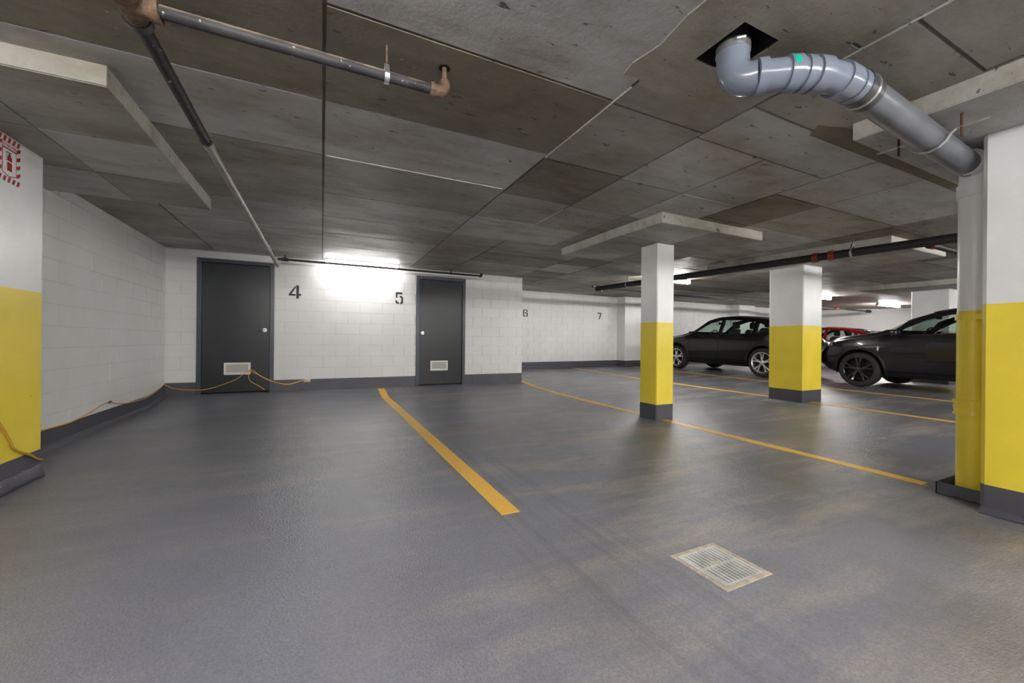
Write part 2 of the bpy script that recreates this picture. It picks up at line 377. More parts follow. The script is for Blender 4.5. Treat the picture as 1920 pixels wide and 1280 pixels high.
# ------------------------------------------------------------------ block walls
_blk = {}
def block_mesh(w, h, d):
    k = (round(w, 3), round(h, 3), round(d, 3))
    if k not in _blk:
        bm = bmesh.new(); add_box(bm, 0, k[0], 0, k[2], 0, k[1]); _blk[k] = mesh('block', bm)
    return _blk[k]
def blocks(parent, plane, at, a0, a1, z0, z1, mat, holes=(), course0=0, zstart=0.195, bw=0.405, bh=0.2, top=None):
    """running-bond blocks proud of a wall. plane 'y': wall faces -Y at y=at; plane 'x': wall faces +X at x=at"""
    g = 0.007; k = course0; z = z0
    zz = zstart
    while zz < z1 - .02:
        zt = min(zz + bh, z1); off = (k % 2) * bw / 2; a = a0 - off
        while a < a1 - .01:
            segs = [(max(a, a0), min(a + bw, a1))]
            for (h0, h1, hz) in holes:
                ns = []
                for s0, s1 in segs:
                    if zz + .02 < hz and s1 > h0 and s0 < h1:
                        if s0 < h0: ns.append((s0, h0))
                        if s1 > h1: ns.append((h1, s1))
                    else: ns.append((s0, s1))
                segs = ns
            for s0, s1 in segs:
                if s1 - s0 < .03: continue
                d = 0.006 + random.uniform(-.0012, .0012)
                me = block_mesh(s1 - s0 - g, zt - zz - g, .012)
                o = link('block', me, mat, parent)
                if plane == 'y': o.location = (s0 + g/2, at - d, zz + g/2)
                else: o.location = (at + d, s0 + g/2, zz + g/2); o.rotation_euler = (0, 0, math.pi/2)
            a += bw
        zz += bh; k += 1
D1, D2 = (-1.80, -0.735), (1.675, 2.69); DH = 2.185
bm = bmesh.new(); y0, y1 = WALLY, WALLY + .2; zt = 2.36
add_box(bm, LEFTX - .2, D1[0], y0, y1, -.2, zt); add_box(bm, D1[0], D1[1], y0, y1, DH, zt)
add_box(bm, D1[1], D2[0], y0, y1, -.2, zt); add_box(bm, D2[0], D2[1], y0, y1, DH - .01, zt)
add_box(bm, D2[1], 4.02, y0, y1, -.2, zt); add_box(bm, 3.82, 4.02, y1, FARY, -.2, 2.5)
wall_back = tag(link('wall_back', mesh('wall_back', bm), M['mortar']), kind='structure')
blocks(wall_back, 'y', WALLY, LEFTX, 4.02, 0, ZC0, M['white'], [(D1[0], D1[1], DH), (D2[0], D2[1], DH)])
bm = bmesh.new()
for a, b in ((LEFTX, D1[0]), (D1[1], D2[0]), (D2[1], 4.02)): add_box(bm, a, b, WALLY - .004, WALLY + .02, -.1, .193)
bb = tag(link('baseboard_back', mesh('baseboard_back', bm), M['base']), kind='structure')
blocks(bb, 'y', WALLY - .003, LEFTX, 4.02, 0, .195, M['base'], [(D1[0], D1[1], DH), (D2[0], D2[1], DH)], course0=1, zstart=-0.01, bh=.205)
bm = bmesh.new(); add_box(bm, LEFTX - .2, LEFTX, BACKY - .2, WALLY, -.3, 2.36)
wall_left = tag(link('wall_left', mesh('wall_left', bm), M['mortar']), kind='structure')
blocks(wall_left, 'x', LEFTX, 4.1, WALLY - .008, 0, ZC0, M['white'], zstart=-.005)
# dark painted base that follows the floor, with a sealant cant strip
bm = bmesh.new(); bm2 = bmesh.new(); yy = [BACKY, 3.3, 4.9, 5.4, 6.2, 6.8, 7.2, 7.4, 7.6, 7.88]
def strip(bm, prof, ylist):
    rows = [[bm.verts.new((LEFTX + dx, y, fz(LEFTX, y) + dz)) for dx, dz in prof] for y in ylist]
    for a, b in zip(rows, rows[1:]):
        for i in range(len(prof) - 1): bm.faces.new((a[i], a[i+1], b[i+1], b[i]))
strip(bm, [(.0, -.05), (.011, -.05), (.011, .185), (.0, .185)], yy)
tag(link('baseboard_left', mesh('baseboard_left', bm), M['base']), kind='structure')
strip(bm2, [(.05, -.01), (.045, .012), (.022, .045), (.008, .055)], yy)
tag(link('trim_1', mesh('sealant_strip', bm2, True), M['cant']), kind='structure')
# far wall with pilasters, right wall, wall behind the camera
bm = bmesh.new(); add_box(bm, 3.82, RIGHTX + .2, FARY, FARY + .2, -.2, 2.6)
wall_far = tag(link('wall_far', mesh('wall_far', bm), M['mortar']), kind='structure')
blocks(wall_far, 'y', FARY, 4.03, 9.07, 0, 2.425, M['white'], zstart=.27)
for a, b in ((9.07, 10.0), (14.85, 15.8)):
    box('pilaster', a, b, 10.3, FARY, -.1, zc(10.3) + .03, M['white_col'], wall_far, .006)
bm = bmesh.new()
for a, b, y in ((4.02, 9.07, FARY - .014), (9.055, 10.015, 10.285), (10.0, 14.85, FARY - .012), (14.835, 15.815, 10.285), (15.8, RIGHTX, FARY - .012)):
    add_prism(bm, [(a, fz(a, 10.7) - .1), (b, fz(b, 10.7) - .1), (b, fz(b, 10.7) + .195), (a, fz(a, 10.7) + .195)], 'y', y, FARY + .01)
tag(link('baseboard_far', mesh('baseboard_far', bm), M['base']), kind='structure')
tag(box('wall_right', RIGHTX, RIGHTX + .2, BACKY, FARY + .2, -.2, 2.6, M['white']), kind='structure')
tag(box('wall_front', LEFTX - .2, RIGHTX + .2, BACKY - .2, BACKY, -.3, 2.4, M['white']), kind='structure')

# ------------------------------------------------------------------ doors
def make_door(n, x0, x1, h, handle_side, vent, label):
    d = tag(empty('door_%d' % n, ((x0 + x1) / 2, WALLY, 0)), kind='structure'); d['label'] = label
    fw, dep = 0.062, 0.09; yf = WALLY - .022
    def fr(nm, a, b, z0, z1):
        o = box(nm, a, b, yf, WALLY + .10, z0, z1, M['frame'], d, .004)
    fr('jamb', x0, x0 + fw, fz(x0, 7.9) - .02, h); fr('jamb', x1 - fw, x1, fz(x0, 7.9) - .02, h); fr('head', x0 + fw, x1 - fw, h - fw, h)
    for a, b in ((x0 + fw, x0 + fw + .016), (x1 - fw - .016, x1 - fw)): box('stop', a, b, WALLY + .03, WALLY + .1, 0, h - fw, M['frame'], d)
    lx0, lx1, ly = x0 + fw + .004, x1 - fw - .004, WALLY + .012
    leaf = box('leaf', lx0, lx1, ly, ly + .045, .022, h - fw - .004, M['door'], d, .002)
    box('threshold_gap', lx0, lx1, ly + .01, WALLY + .2, -.06, .02, M['black'], d)
    box('backing', x0, x1, WALLY + .12, WALLY + .2, -.06, h, M['black'], d)
    # lever handle
    hx = lx1 - .07 if handle_side > 0 else lx0 + .07; hz = 1.045
    hd = tube('handle', [(hx, ly, hz), (hx, ly - .012, hz)], .034, M['chrome'], d, 20)
    tube('lever', [(hx, ly - .010, hz), (hx, ly - .05, hz)], .012, M['chrome'], hd)
    tube('lever', smooth_path([(hx + .012*handle_side, ly - .05, hz), (hx - .03*handle_side, ly - .052, hz + .002), (hx - .075*handle_side, ly - .05, hz - .004), (hx - .115*handle_side, ly - .045, hz - .004)]), .0095, M['chrome'], hd)
    # louvre vent
    vx0, vx1, vz0, vz1 = vent
    v = box('vent', vx0 + .03, vx1 - .03, ly - .004, ly + .002, vz0 + .03, vz1 - .03, M['black'], d)
    for a in ((vx0, vx1, vz0, vz0 + .034), (vx0, vx1, vz1 - .034, vz1), (vx0, vx0 + .034, vz0 + .034, vz1 - .034), (vx1 - .034, vx1, vz0 + .034, vz1 - .034)):
        adopt(box('vent_frame', a[0], a[1], ly - .014, ly, a[2], a[3], M['vent'], None, .003), v)
    k = 6; st = (vz1 - vz0 - .068) / k
    for i in range(k):
        z = vz0 + .034 + i * st
        o = prism('slat', [(ly - .012, z), (ly - .010, z), (ly - .001, z + st * .95), (ly - .003, z + st * .95)], 'x', vx0 + .034, vx1 - .034, M['slat'], v)
make_door(1, D1[0], D1[1], DH, 1, (-1.44, -1.07, .30, .50), 'wide dark grey steel door with louvre vent beside the number 4')
make_door(2, D2[0], D2[1], DH - .012, -1, (1.97, 2.33, .29, .49), 'narrow dark grey steel door with louvre vent right of the number 5')

# ------------------------------------------------------------------ stencilled numbers
DIG = {
 '4': [[(.60, 0), (.82, 0), (.82, 1.0), (.60, 1.0)], [(.82, .22), (1.0, .22), (1.0, .36), (.82, .36)], [(.0, .20), (.55, .20), (.55, .34), (.22, .34), (.55, .80), (.55, .98), (.0, .32)]],
 '5': [[(.04, .55), (.26, .50), (.26, .84), (.90, .84), (.90, 1.0), (.04, 1.0)], [(.55, .70), (.80, .70), (1.0, .56), (1.0, .14), (.86, .02), (.62, 0), (.62, .14), (.76, .18), (.76, .50), (.70, .56), (.55, .56)], [(.0, .30), (.24, .30), (.24, .18), (.46, .13), (.46, 0), (.18, .02), (.0, .14)]],
 '6': [[(.46, 1), (.16, .98), (0, .86), (0, .14), (.14, .02), (.44, 0), (.44, .13), (.26, .17), (.26, .84), (.46, .87)], [(.56, 1), (.86, .98), (1, .86), (1, .68), (.76, .68), (.76, .84), (.56, .87)], [(.34, .62), (.86, .62), (1, .52), (1, .14), (.86, .02), (.56, 0), (.56, .13), (.74, .17), (.74, .48), (.34, .48)]],
 '7': [[(0, .84), (1.0, .84), (1.0, 1.0), (0, 1.0)], [(.70, .80), (.98, .80), (.58, 0), (.28, 0)]],
 '9': [[(.46, 1), (.16, .98), (0, .86), (0, .50), (.14, .40), (.60, .40), (.60, .53), (.26, .53), (.26, .84), (.46, .87)], [(.56, 1), (.86, .98), (1, .86), (1, .14), (.86, .02), (.56, 0), (.56, .13), (.74, .17), (.74, .84), (.56, .87)], [(.44, 0), (.14, .02), (0, .14), (0, .30), (.24, .30), (.24, .17), (.44, .13)]]}
def number(ch, x, z, wd, ht, y, label):
    bm = bmesh.new()
    for poly in DIG[ch]: add_prism(bm, [(x + a * wd, z + b * ht) for a, b in poly], 'y', y - .0015, y)
    o = link('parking_number', mesh('number', bm), M['stencil']); tag(o, label, 'number', 'stencilled parking numbers on the white walls')
yb = WALLY - .0078
number('4', -.52, 1.605, .19, .23, yb, 'black stencilled number 4 on white blocks right of the wide door')
number('5', 1.275, 1.595, .145, .225, yb, 'black stencilled number 5 on white blocks left of the narrow door')
yb = FARY - .0078
number('6', 5.47, 1.64, .16, .22, yb, 'black stencilled number 6 on the far white wall next to the wall end')
number('7', 8.25, 1.66, .155, .21, yb, 'black stencilled number 7 on the far white wall')
number('9', 14.05, 1.60, .17, .24, FARY - .0004, 'black stencilled number on the far wall, only its top showing over the black car roof')

# ------------------------------------------------------------------ columns
def column(name, x0, x1, y0, y1, ztop, zy, ch, label, group=None, zb=.2):
    cxm, cym = (x0 + x1) / 2, (y0 + y1) / 2
    f = min(fz(x0, y0), fz(x1, y0), fz(x0, y1), fz(x1, y1))
    t = tag(empty(name, (cxm, cym, f)), label, 'column', group)
    def sec(nm, z0, z1, mat, gr=0.0):
        q = [(x0-gr+ch, y0-gr), (x1+gr-ch, y0-gr), (x1+gr, y0-gr+ch), (x1+gr, y1+gr-ch), (x1+gr-ch, y1+gr), (x0-gr+ch, y1+gr), (x0-gr, y1+gr-ch), (x0-gr, y0-gr+ch)]
        return prism(nm, q, 'z', z0, z1, mat, t)
    sec('shaft', zy, ztop, M['white_col']); sec('yellow_band', f + zb, zy, M['yellow'], .0006); sec('base_band', f - .03, f + zb, M['base'], .002)
    return t
column('column', 3.92, 4.22, 3.845, 4.15, ZD, 1.16, .012, 'slim square concrete column with white top and yellow lower half standing on a parking line')
column('column', 7.03, 7.56, 3.78, 4.33, ZD, 1.195, .014, 'thick square column with white top and yellow lower half between the two black cars')
rc = column('column', 3.69, 4.45, .25, .975, ZD, 1.147, .022, 'large white and yellow column at right foreground beside the drain downpipe', zb=.175)
lp = column('column', LEFTX, -1.835, 3.3, 4.09, ZD, 1.21, .01, 'white and yellow wall pier at left carrying the red extinguisher sign')
column('column', 12.88, 13.5, 3.88, 4.54, ZD, 1.2, .014, 'far white column behind the black car at right')
bm = bmesh.new()
rows = [[(-1.833, -.0), (-1.808, 0.0), (-1.814, .03), (-1.829, .085), (-1.8335, .088)]]
g = [[bm.verts.new((x + random.uniform(-.002, .002), y, fz(x, y) + z + random.uniform(-.004, .004))) for x, z in rows[0]] for y in [3.3 + i * .06 for i in range(14)]]
for a, b in zip(g, g[1:]):
    for i in range(4): bm.faces.new((a[i], a[i+1], b[i+1], b[i]))
adopt(link('sealant_bead', mesh('bead', bm, True), M['cant']), lp)
bm = bmesh.new()
prof = [(3.688, 0), (3.655, 0), (3.66, .012), (3.684, .03), (3.69, .035)]
g = [[bm.verts.new((x + random.uniform(-.003, .003), y, fz(x, y) + z + random.uniform(-.004, .004))) for x, z in prof] for y in [.25 + i * .04 for i in range(19)]]
for a, b in zip(g, g[1:]):
    for i in range(4): bm.faces.new((a[i], a[i+1], b[i+1], b[i]))
adopt(link('sealant_bead', mesh('bead', bm, True), M['cant']), rc)

# ------------------------------------------------------------------ extinguisher sign on the left pier
SX = -1.8335
sg = tag(empty('extinguisher_sign', (SX, 3.73, 1.89)), 'red and white striped fire extinguisher sign high on the left pier', 'sign')
sy0, sy1, sz0, sz1 = 3.625, 3.835, 1.885, 2.178
box('plate', SX - .001, SX + .0015, sy0, sy1, sz0, sz1, M['signwhite'], sg)
def sgn(nm, pts, lift=.0022, mat='red'): return prism(nm, pts, 'x', SX + .001, SX + lift, M[mat], sg)
bw = .036
for k in range(5):                                   # slanted stripes round the border
    y = sy0 + .004 + k * .042
    sgn('stripe', [(y, sz1 - bw), (y + .022, sz1 - bw), (y + .036, sz1 - .002), (y + .014, sz1 - .002)])
    sgn('stripe', [(y, sz0 + .002), (y + .022, sz0 + .002), (y + .036, sz0 + bw), (y + .014, sz0 + bw)])
for k in range(4):
    z = sz0 + .052 + k * .054
    for a, b in ((sy0 + .002, sy0 + bw), (sy1 - bw, sy1 - .002)):
        sgn('stripe', [(a, z), (b, z + .018), (b, z + .043), (a, z + .025)])
iy0, iy1, iz0, iz1 = sy0 + bw + .004, sy1 - bw - .004, sz0 + .036, sz1 - .038
sgn('inner_border', [(iy0, iz0 + .02), ((iy0+iy1)/2, iz0), (iy1, iz0 + .02), (iy1, iz1), (iy0, iz1)], .0026)
sgn('pictogram_field', [(iy0 + .005, iz0 + .023), ((iy0+iy1)/2, iz0 + .006), (iy1 - .005, iz0 + .023), (iy1 - .005, iz1 - .045), (iy0 + .005, iz1 - .045)], .003, 'signwhite')
sgn('header_field', [(iy0 + .003, iz1 - .036), (iy1 - .003, iz1 - .036), (iy1 - .003, iz1 - .004), (iy0 + .003, iz1 - .004)], .003, 'signwhite')
ym = (iy0 + iy1) / 2; zb_ = iz0 + .04
sgn('pictogram', [(ym - .022, zb_), (ym + .022, zb_), (ym + .022, zb_ + .055), (ym - .022, zb_ + .055)], .0034)
sgn('pictogram', [(ym - .022, zb_ + .063), (ym + .022, zb_ + .063), (ym + .022, zb_ + .085), (ym + .010, zb_ + .103), (ym + .004, zb_ + .115), (ym - .006, zb_ + .115), (ym - .010, zb_ + .103), (ym - .022, zb_ + .085)], .0034)
sgn('pictogram', [(ym - .030, zb_ + .06), (ym - .027, zb_ + .06), (ym - .027, zb_ + .112), (ym + .018, zb_ + .118), (ym + .018, zb_ + .122), (ym - .030, zb_ + .118)], .0034, 'stencil')
fc = bpy.data.curves.new('sign_text', 'FONT'); fc.body = 'EXTINCTEUR'; fc.size = .024; fc.align_x = 'CENTER'; fc.extrude = .0003
fo = bpy.data.objects.new('sign_text_curve', fc); COL.objects.link(fo)
dg = bpy.context.evaluated_depsgraph_get(); dg.update()
tm = bpy.data.meshes.new_from_object(fo.evaluated_get(dg)); bpy.data.objects.remove(fo)
wdt = max(v.co.x for v in tm.vertices) - min(v.co.x for v in tm.vertices); sfac = (iy1 - iy0 - .012) / wdt
for v in tm.vertices: v.co = (SX + .0033 + v.co.z, ym + v.co.x * sfac, iz1 - .029 + v.co.y * 1.0)
tm.materials.clear(); adopt(link('lettering', tm, M['red']), sg)

# ------------------------------------------------------------------ parking lines
def pline(x0, x1, spans, label, xfar=None):
    bm = bmesh.new()
    for (ya, yb) in spans:
        n = max(2, int((yb - ya) / .08)); prev = None
        for i in range(n + 1):
            y = ya + (yb - ya) * i / n; s = 0 if xfar is None else (xfar - x0) * (y - spans[0][0]) / (spans[-1][1] - spans[0][0])
            j = [random.uniform(-.0015, .0015) for _ in range(2)]
            row = [bm.verts.new((x0 + s + j[0], y, fz(x0 + s, y) + .003)), bm.verts.new((x1 + s + j[1], y, fz(x1 + s, y) + .003))]
            if prev: bm.faces.new((prev[0], prev[1], row[1], row[0]))
            prev = row
    r = bmesh.ops.extrude_face_region(bm, geom=bm.faces[:])
    for v in r['geom']:
        if isinstance(v, bmesh.types.BMVert): v.co.z -= .006
    tag(link('parking_line', mesh('line', bm), M['line']), label, 'line', 'yellow parking bay lines')
pline(.957, 1.077, [(2.12, 7.82)], 'nearest yellow parking line, running from the wall below number 5 towards the camera')
pline(4.0, 4.10, [(1.34, 3.84), (4.152, 8.02)], 'yellow parking line passing under the slim column')
pline(7.20, 7.30, [(1.2, 3.778), (4.335, 10.68)], 'yellow parking line passing under the thick column')
pline(9.32, 9.40, [(1.0, 10.2)], 'yellow parking line along the near side of the two black cars')

# ------------------------------------------------------------------ floor drain
dz = fz(1.65, 1.23)
dr = tag(empty('floor_drain', (1.655, 1.235, dz)), 'square slotted metal floor drain grate in the grey floor', 'drain')
X0, X1, Y0, Y1 = 1.505, 1.805, 1.085, 1.385
for a in ((X0, X1, Y0, Y0 + .022), (X0, X1, Y1 - .022, Y1), (X0, X0 + .022, Y0 + .022, Y1 - .022), (X1 - .022, X1, Y0 + .022, Y1 - .022)):
    box('frame', *a, dz - .03, dz + .004, M['grateframe'], dr, .002)
box('pit', X0, X1, Y0, Y1, dz - .01, dz + .0006, M['rubber'], dr)
for a in ((X0 + .024, X0 + .042, Y0 + .024, Y1 - .024), (X1 - .042, X1 - .024, Y0 + .024, Y1 - .024), (X0 + .042, X1 - .042, Y0 + .024, Y0 + .036), (X0 + .042, X1 - .042, Y1 - .036, Y1 - .024), (X0 + .042, X1 - .042, 1.228, 1.243)):
    box('rim_bar', *a, dz, dz + .0035, M['grate'], dr)
n = 10; st = (X1 - X0 - .084) / n
for i in range(n):
    for a, b in ((Y0 + .036, 1.228), (1.243, Y1 - .036)):
        box('bar', X0 + .042 + i * st + .0012, X0 + .042 + (i + 1) * st - .0055, a, b, dz, dz + .0033, M['grate'], dr)
tube('lug', [(1.66, 1.25, dz), (1.66, 1.25, dz + .005)], .016, M['grateframe'], dr)

# ------------------------------------------------------------------ strip lights
def strip_light(x0, x1, y, zt, label, axis='x', lamp='tube'):
    L = abs(x1 - x0)
    t = tag(empty('strip_light', ((x0 + x1) / 2, y, zt - .004)), label, 'light', 'fluorescent strip lights')
    if axis == 'y': t.rotation_euler = (0, 0, math.pi / 2)
    def add(nm, o): o.parent = t; return o
    h = L / 2
    add('', box('housing', -h, h, -.028, .028, -.036, 0, M['housing'], None, .004))
    for s in (-1, 1): add('', box('end_cap', s*h - .012, s*h + .012, -.045, .045, -.098, 0, M['housing'], None, .003))
    add('', tube('diffuser', [(-h + .012, 0, -.064), (h - .012, 0, -.064)], .032, M[lamp], None, 10))
    return t
strip_light(.04, 1.28, 7.62, ZC0, 'lit strip light at the top of the white wall between the two doors', lamp='tube_dim')
strip_light(6.12, 7.36, 6.3, ZC0, 'lit strip light partly behind the slim column')
strip_light(12.3, 13.5, 6.55, ZC0, 'lit strip light just right of the thick column')
strip_light(16.75, 18.25, 6.75, ZC0, 'farthest lit strip light, above the red car')
for x, y in ((-.5, .10), (2.0, -1.5), (5.6, -1.2), (8.9, -.9), (14.5, .2), (.2, -4.0), (3.6, -4.2), (8.0, -4.4), (12, -3.4), (16.5, -3.6)):  # unseen fixtures at assumed positions, several added to raise the overall light
    strip_light(x - .62, x + .62, y, ZC0, 'unseen ceiling strip light behind the viewpoint, added for overall light')

# ------------------------------------------------------------------ sprinkler pipes
pz = 2.15
def hanger(par, x, y, zp, r, ztop, axis='x', mat='steel'):
    hg = tube('hanger_rod', [(x, y, zp + r + .03), (x, y, ztop + .01)], .005, M['rust'], par, 8)
    bm = bmesh.new(); n = 20; w = .011
    ring = []
    for i in range(n):
        a = 2 * math.pi * i / n; rr = r + .003; ry = rr * math.cos(a); rz = rr * math.sin(a)
        if rz > 0: rz *= 1.0 + .9 * max(0, math.sin(a)) ** 3; ry *= 1 - .35 * max(0, math.sin(a)) ** 3
        q = []
        for s, k in ((-w, 1), (w, 1), (w, 1.12), (-w, 1.12)):
            q.append(bm.verts.new((x + s, y + ry * k, zp + rz * k) if axis == 'x' else (x + ry * k, y + s, zp + rz * k)))
        ring.append(q)
    for i in range(n):
        a, b = ring[i], ring[(i + 1) % n]
        for j in range(4): bm.faces.new((a[j], a[(j+1) % 4], b[(j+1) % 4], b[j]))
    adopt(link('hanger_loop', mesh('loop', bm), M[mat]), par)
    return hg
p1 = tag(empty('sprinkler_pipe', (-.68, 4.9, pz)), 'long dark sprinkler pipe running along the ceiling to the wall beside the wide door', 'pipe')
tube('pipe', [(-.665, 2.091, pz), (-.675, 3.17, pz)], .0285, M['iron'], p1, 16)
tube('pipe', [(-.675, 3.17, pz), (-.685, 7.89, pz)], .0265, M['greypipe'], p1, 16)
tube('coupling', [(-.675, 3.14, pz), (-.675, 3.23, pz)], .032, M['greypipe'], p1, 16)
tube('coupling', [(-.6745, 3.125, pz), (-.6745, 3.145, pz)], .034, M['iron'], p1, 16)
hanger(p1, -.68, 6.5, pz, .0265, ZC0, 'y')
p2 = tag(empty('sprinkler_pipe', (0, 1.98, pz)), 'rust-topped steel pipe crossing the ceiling at upper left, ending in a rusty elbow', 'pipe')
ty = 1.98
tube('pipe', [(-.60, ty, pz), (.50, ty, pz)], .0255, M['iron'], p2, 16)
tee = tube('tee', [(-.665, 1.84, pz), (-.665, 2.09, pz)], [.046, .040], M['rust'], p2, 16)
adopt(tube('collar', [(-.665, 1.88, pz), (-.665, 1.905, pz)], .056, M['rust'], None, 16), tee)
adopt(tube('collar', [(-.665, 2.05, pz), (-.665, 2.085, pz)], .046, M['rubber'], None, 16), tee)
adopt(tube('branch', [(-.665, ty, pz), (-.585, ty, pz)], .040, M['rust'], None, 16), tee)
adopt(tube('collar', [(-.60, ty, pz), (-.572, ty, pz)], .045, M['rust'], None, 16), tee)
tube('pipe', [(-.665, 1.84, pz), (-.66, -.5, pz)], .036, M['iron'], p2, 16)
tube('elbow', smooth_path([(.485, ty, pz), (.525, ty, pz), (.553, ty + .01, pz + .025), (.558, ty + .02, pz + .06)], 5), [.031] * 16, M['rust'], p2, 14)
tube('collar', [(.478, ty, pz), (.497, ty, pz)], .035, M['rust'], p2, 14)
tube('collar', [(.557, ty + .017, pz + .045), (.559, ty + .022, pz + .068)], .026, M['rust'], p2, 14)
tube('sprinkler_head', [(.559, ty + .022, pz + .06), (.56, ty + .03, ZC0 + .005)], .013, M['rust'], p2, 10)
tube('hole_ring', [(.56, ty + .03, ZC0 - .006), (.56, ty + .03, ZC0 + .004)], .03, M['black'], p2, 16)
hanger(p2, .27, ty, pz, .0255, ZC0, 'x')
p3 = tag(empty('sprinkler_pipe', (1.1, 7.5, 2.2)), 'thin black sprinkler pipe along the top of the white wall above the narrow door', 'pipe')
tube('pipe', [(-.66, 7.5, 2.2), (2.87, 7.5, 2.2)], .0195, M['blackpipe'], p3, 12)
tube('fitting', [(-.60, 7.5, 2.2), (-.50, 7.5, 2.2)], .030, M['blackpipe'], p3, 12)
tube('sprinkler_head', [(-.55, 7.5, 2.2), (-.55, 7.5, 2.27)], .014, M['rust'], p3, 8)
tube('elbow', [(2.85, 7.5, 2.19), (2.885, 7.5, 2.2), (2.89, 7.5, 2.25)], .028, M['blackpipe'], p3, 12)
hanger(p3, 2.26, 7.5, 2.2, .0195, ZC0, 'x', 'blackpipe')
p4 = tag(empty('drain_main', (6, 4.6, 2.1)), 'thick black ceiling pipe running from the far wall past the thick column', 'pipe')
A4, B4 = Vector((5.62, 7.3, 2.10)), Vector((6.62, .6, 2.10))
def on4(y): t = (y - A4.y) / (B4.y - A4.y); return A4 + (B4 - A4) * t
tube('pipe', [A4, B4], .054, M['blackpipe'], p4, 18)
tube('end_cap', [on4(7.31), on4(7.18)], .062, M['blackpipe'], p4, 18)
for y in (3.20, 3.02): tube('red_coupling', [on4(y + .03), on4(y - .03)], .068, M['redfit'], p4, 18)
for y in (6.46, 2.80): q = on4(y); hanger(p4, q.x, q.y, q.z, .054, ZC0, 'y')
p5 = tag(empty('sprinkler_pipe', (12, 7.8, 2.2)), 'long thin sprinkler pipe crossing below the far ceiling above the black car', 'pipe')
tube('pipe', [(5.75, 7.65, 2.2), (8.7, 7.9, 2.2), (13, 8.02, 2.2), (19.3, 8.03, 2.19)], .026, M['blackpipe'], p5, 10)
tube('end_cap', [(19.15, 8.03, 2.19), (19.35, 8.03, 2.19)], .06, M['blackpipe'], p5, 12)
for x in (11.3, 14.0, 17.5): hanger(p5, x, 7.95, 2.2, .026, ZC0 + .02, 'x', 'blackpipe')
tube('red_coupling', [(16.9, 8.03, 2.2), (17.1, 8.03, 2.2)], .045, M['redfit'], p5, 12)
p6 = tag(empty('branch_pipe', (7.2, 2.13, 2.1)), 'short black branch pipe with a red clamp off the thick ceiling pipe, beside the downpipe', 'pipe')
tube('pipe', [(6.455, 2.12, 2.08), (9.2, 2.16, 2.08)], .036, M['blackpipe'], p6, 14)
tube('red_coupling', [(6.47, 2.12, 2.08), (6.56, 2.12, 2.08)], .05, M['redfit'], p6, 14)

# ------------------------------------------------------------------ big PVC drain
pv = tag(empty('drain_pipe', (4.0, 1.08, fz(4, 1.08))), 'grey plastic drain pipe leaving a ceiling hole and dropping as a white and yellow downpipe', 'pipe')
zP = 2.122
tube('riser', [(1.755, 1.262, ZC0 + .28), (1.755, 1.262, ZC0 - .03)], .062, M['rubber'], pv, 20)
cl = tube('hose_clamp', [(1.755, 1.262, ZC0 - .035), (1.755, 1.262, ZC0 + .004)], .075, M['steel'], pv, 24)
adopt(tube('clamp_screw', [(1.70, 1.205, ZC0 - .014), (1.73, 1.182, ZC0 - .012)], .008, M['steel'], None, 8), cl)
d1 = Vector((.52, -.854, 0)).normalized()
c0 = Vector((1.755, 1.262, 0)); R_ = .085; path = [Vector((1.755, 1.262, ZC0 - .03))]
for i in range(9):
    a = math.pi / 2 * i / 8
    path.append(c0 + d1 * (R_ * (1 - math.cos(a))) + Vector((0, 0, zP + R_ - R_ * math.sin(a))))
q0 = path[-1]; path.append(q0 + d1 * .02)
tube('elbow', path, .0715, M['pvc'], pv, 24)
q1 = q0 + d1 * .006
soc = tube('socket', [q1, q1 + (Vector((1.843, 1.152, zP)) - q1).normalized() * .04], .079, M['pvc'], pv, 24)
mid = [q1, Vector((1.848, 1.148, zP)), Vector((1.958, 1.078, zP)), Vector((2.125, 1.026, zP)), Vector((2.33, 1.018, zP))]
sp = smooth_path(mid, 9)
tube('bend', sp, .069, M['pvc'], pv, 24)
def along(pts, t0, t1):
    n = len(pts) - 1; a = pts[int(t0 * n)]; b = pts[min(n, max(int(t1 * n), int(t0 * n) + 1))]; return [a, b]
for i, (a, b, r) in enumerate(((.40, .49, .0785), (.52, .56, .0765), (.60, .68, .0785), (.80, .87, .0785), (.90, .95, .0765))):
    n = len(sp) - 1; seg = sp[int(a * n):int(b * n) + 1]
    tube('socket', seg, r, M['pvc'], pv, 24)
# green stickers on the sockets
for t, up in ((.44, .3),):
    i = int(t * (len(sp) - 1)); p = sp[i]; d = (sp[i+1] - p).normalized(); side = Vector((-.50, -.80, 0)); side = (side - d * side.dot(d)).normalized()
    bm = bmesh.new(); g = []
    for a in (0.0, .15, .3, .45, .6):
        nrm = side * math.cos(a) + Vector((0, 0, 1)) * math.sin(a)
        g.append([bm.verts.new(p + d * s + nrm * .0792) for s in (-.012, .012)])
    for a, b in zip(g, g[1:]): bm.faces.new((a[0], a[1], b[1], b[0]))
    adopt(link('sticker', mesh('sticker', bm), M['green']), pv)
e1 = Vector((2.31, 1.018, zP)); e2 = Vector((3.93, 1.10, zP - .02)); dd = (e2 - e1).normalized()
rb = tube('rubber_coupling', [e1 - dd * .02, e1 + dd * .10], .079, M['rubber'], pv, 24)
adopt(tube('clamp_band', [e1 + dd * .035, e1 + dd * .05], .0815, M['steel'], None, 24), rb)
tube('pipe', [e1, e2], .0715, M['pvc2'], pv, 28)
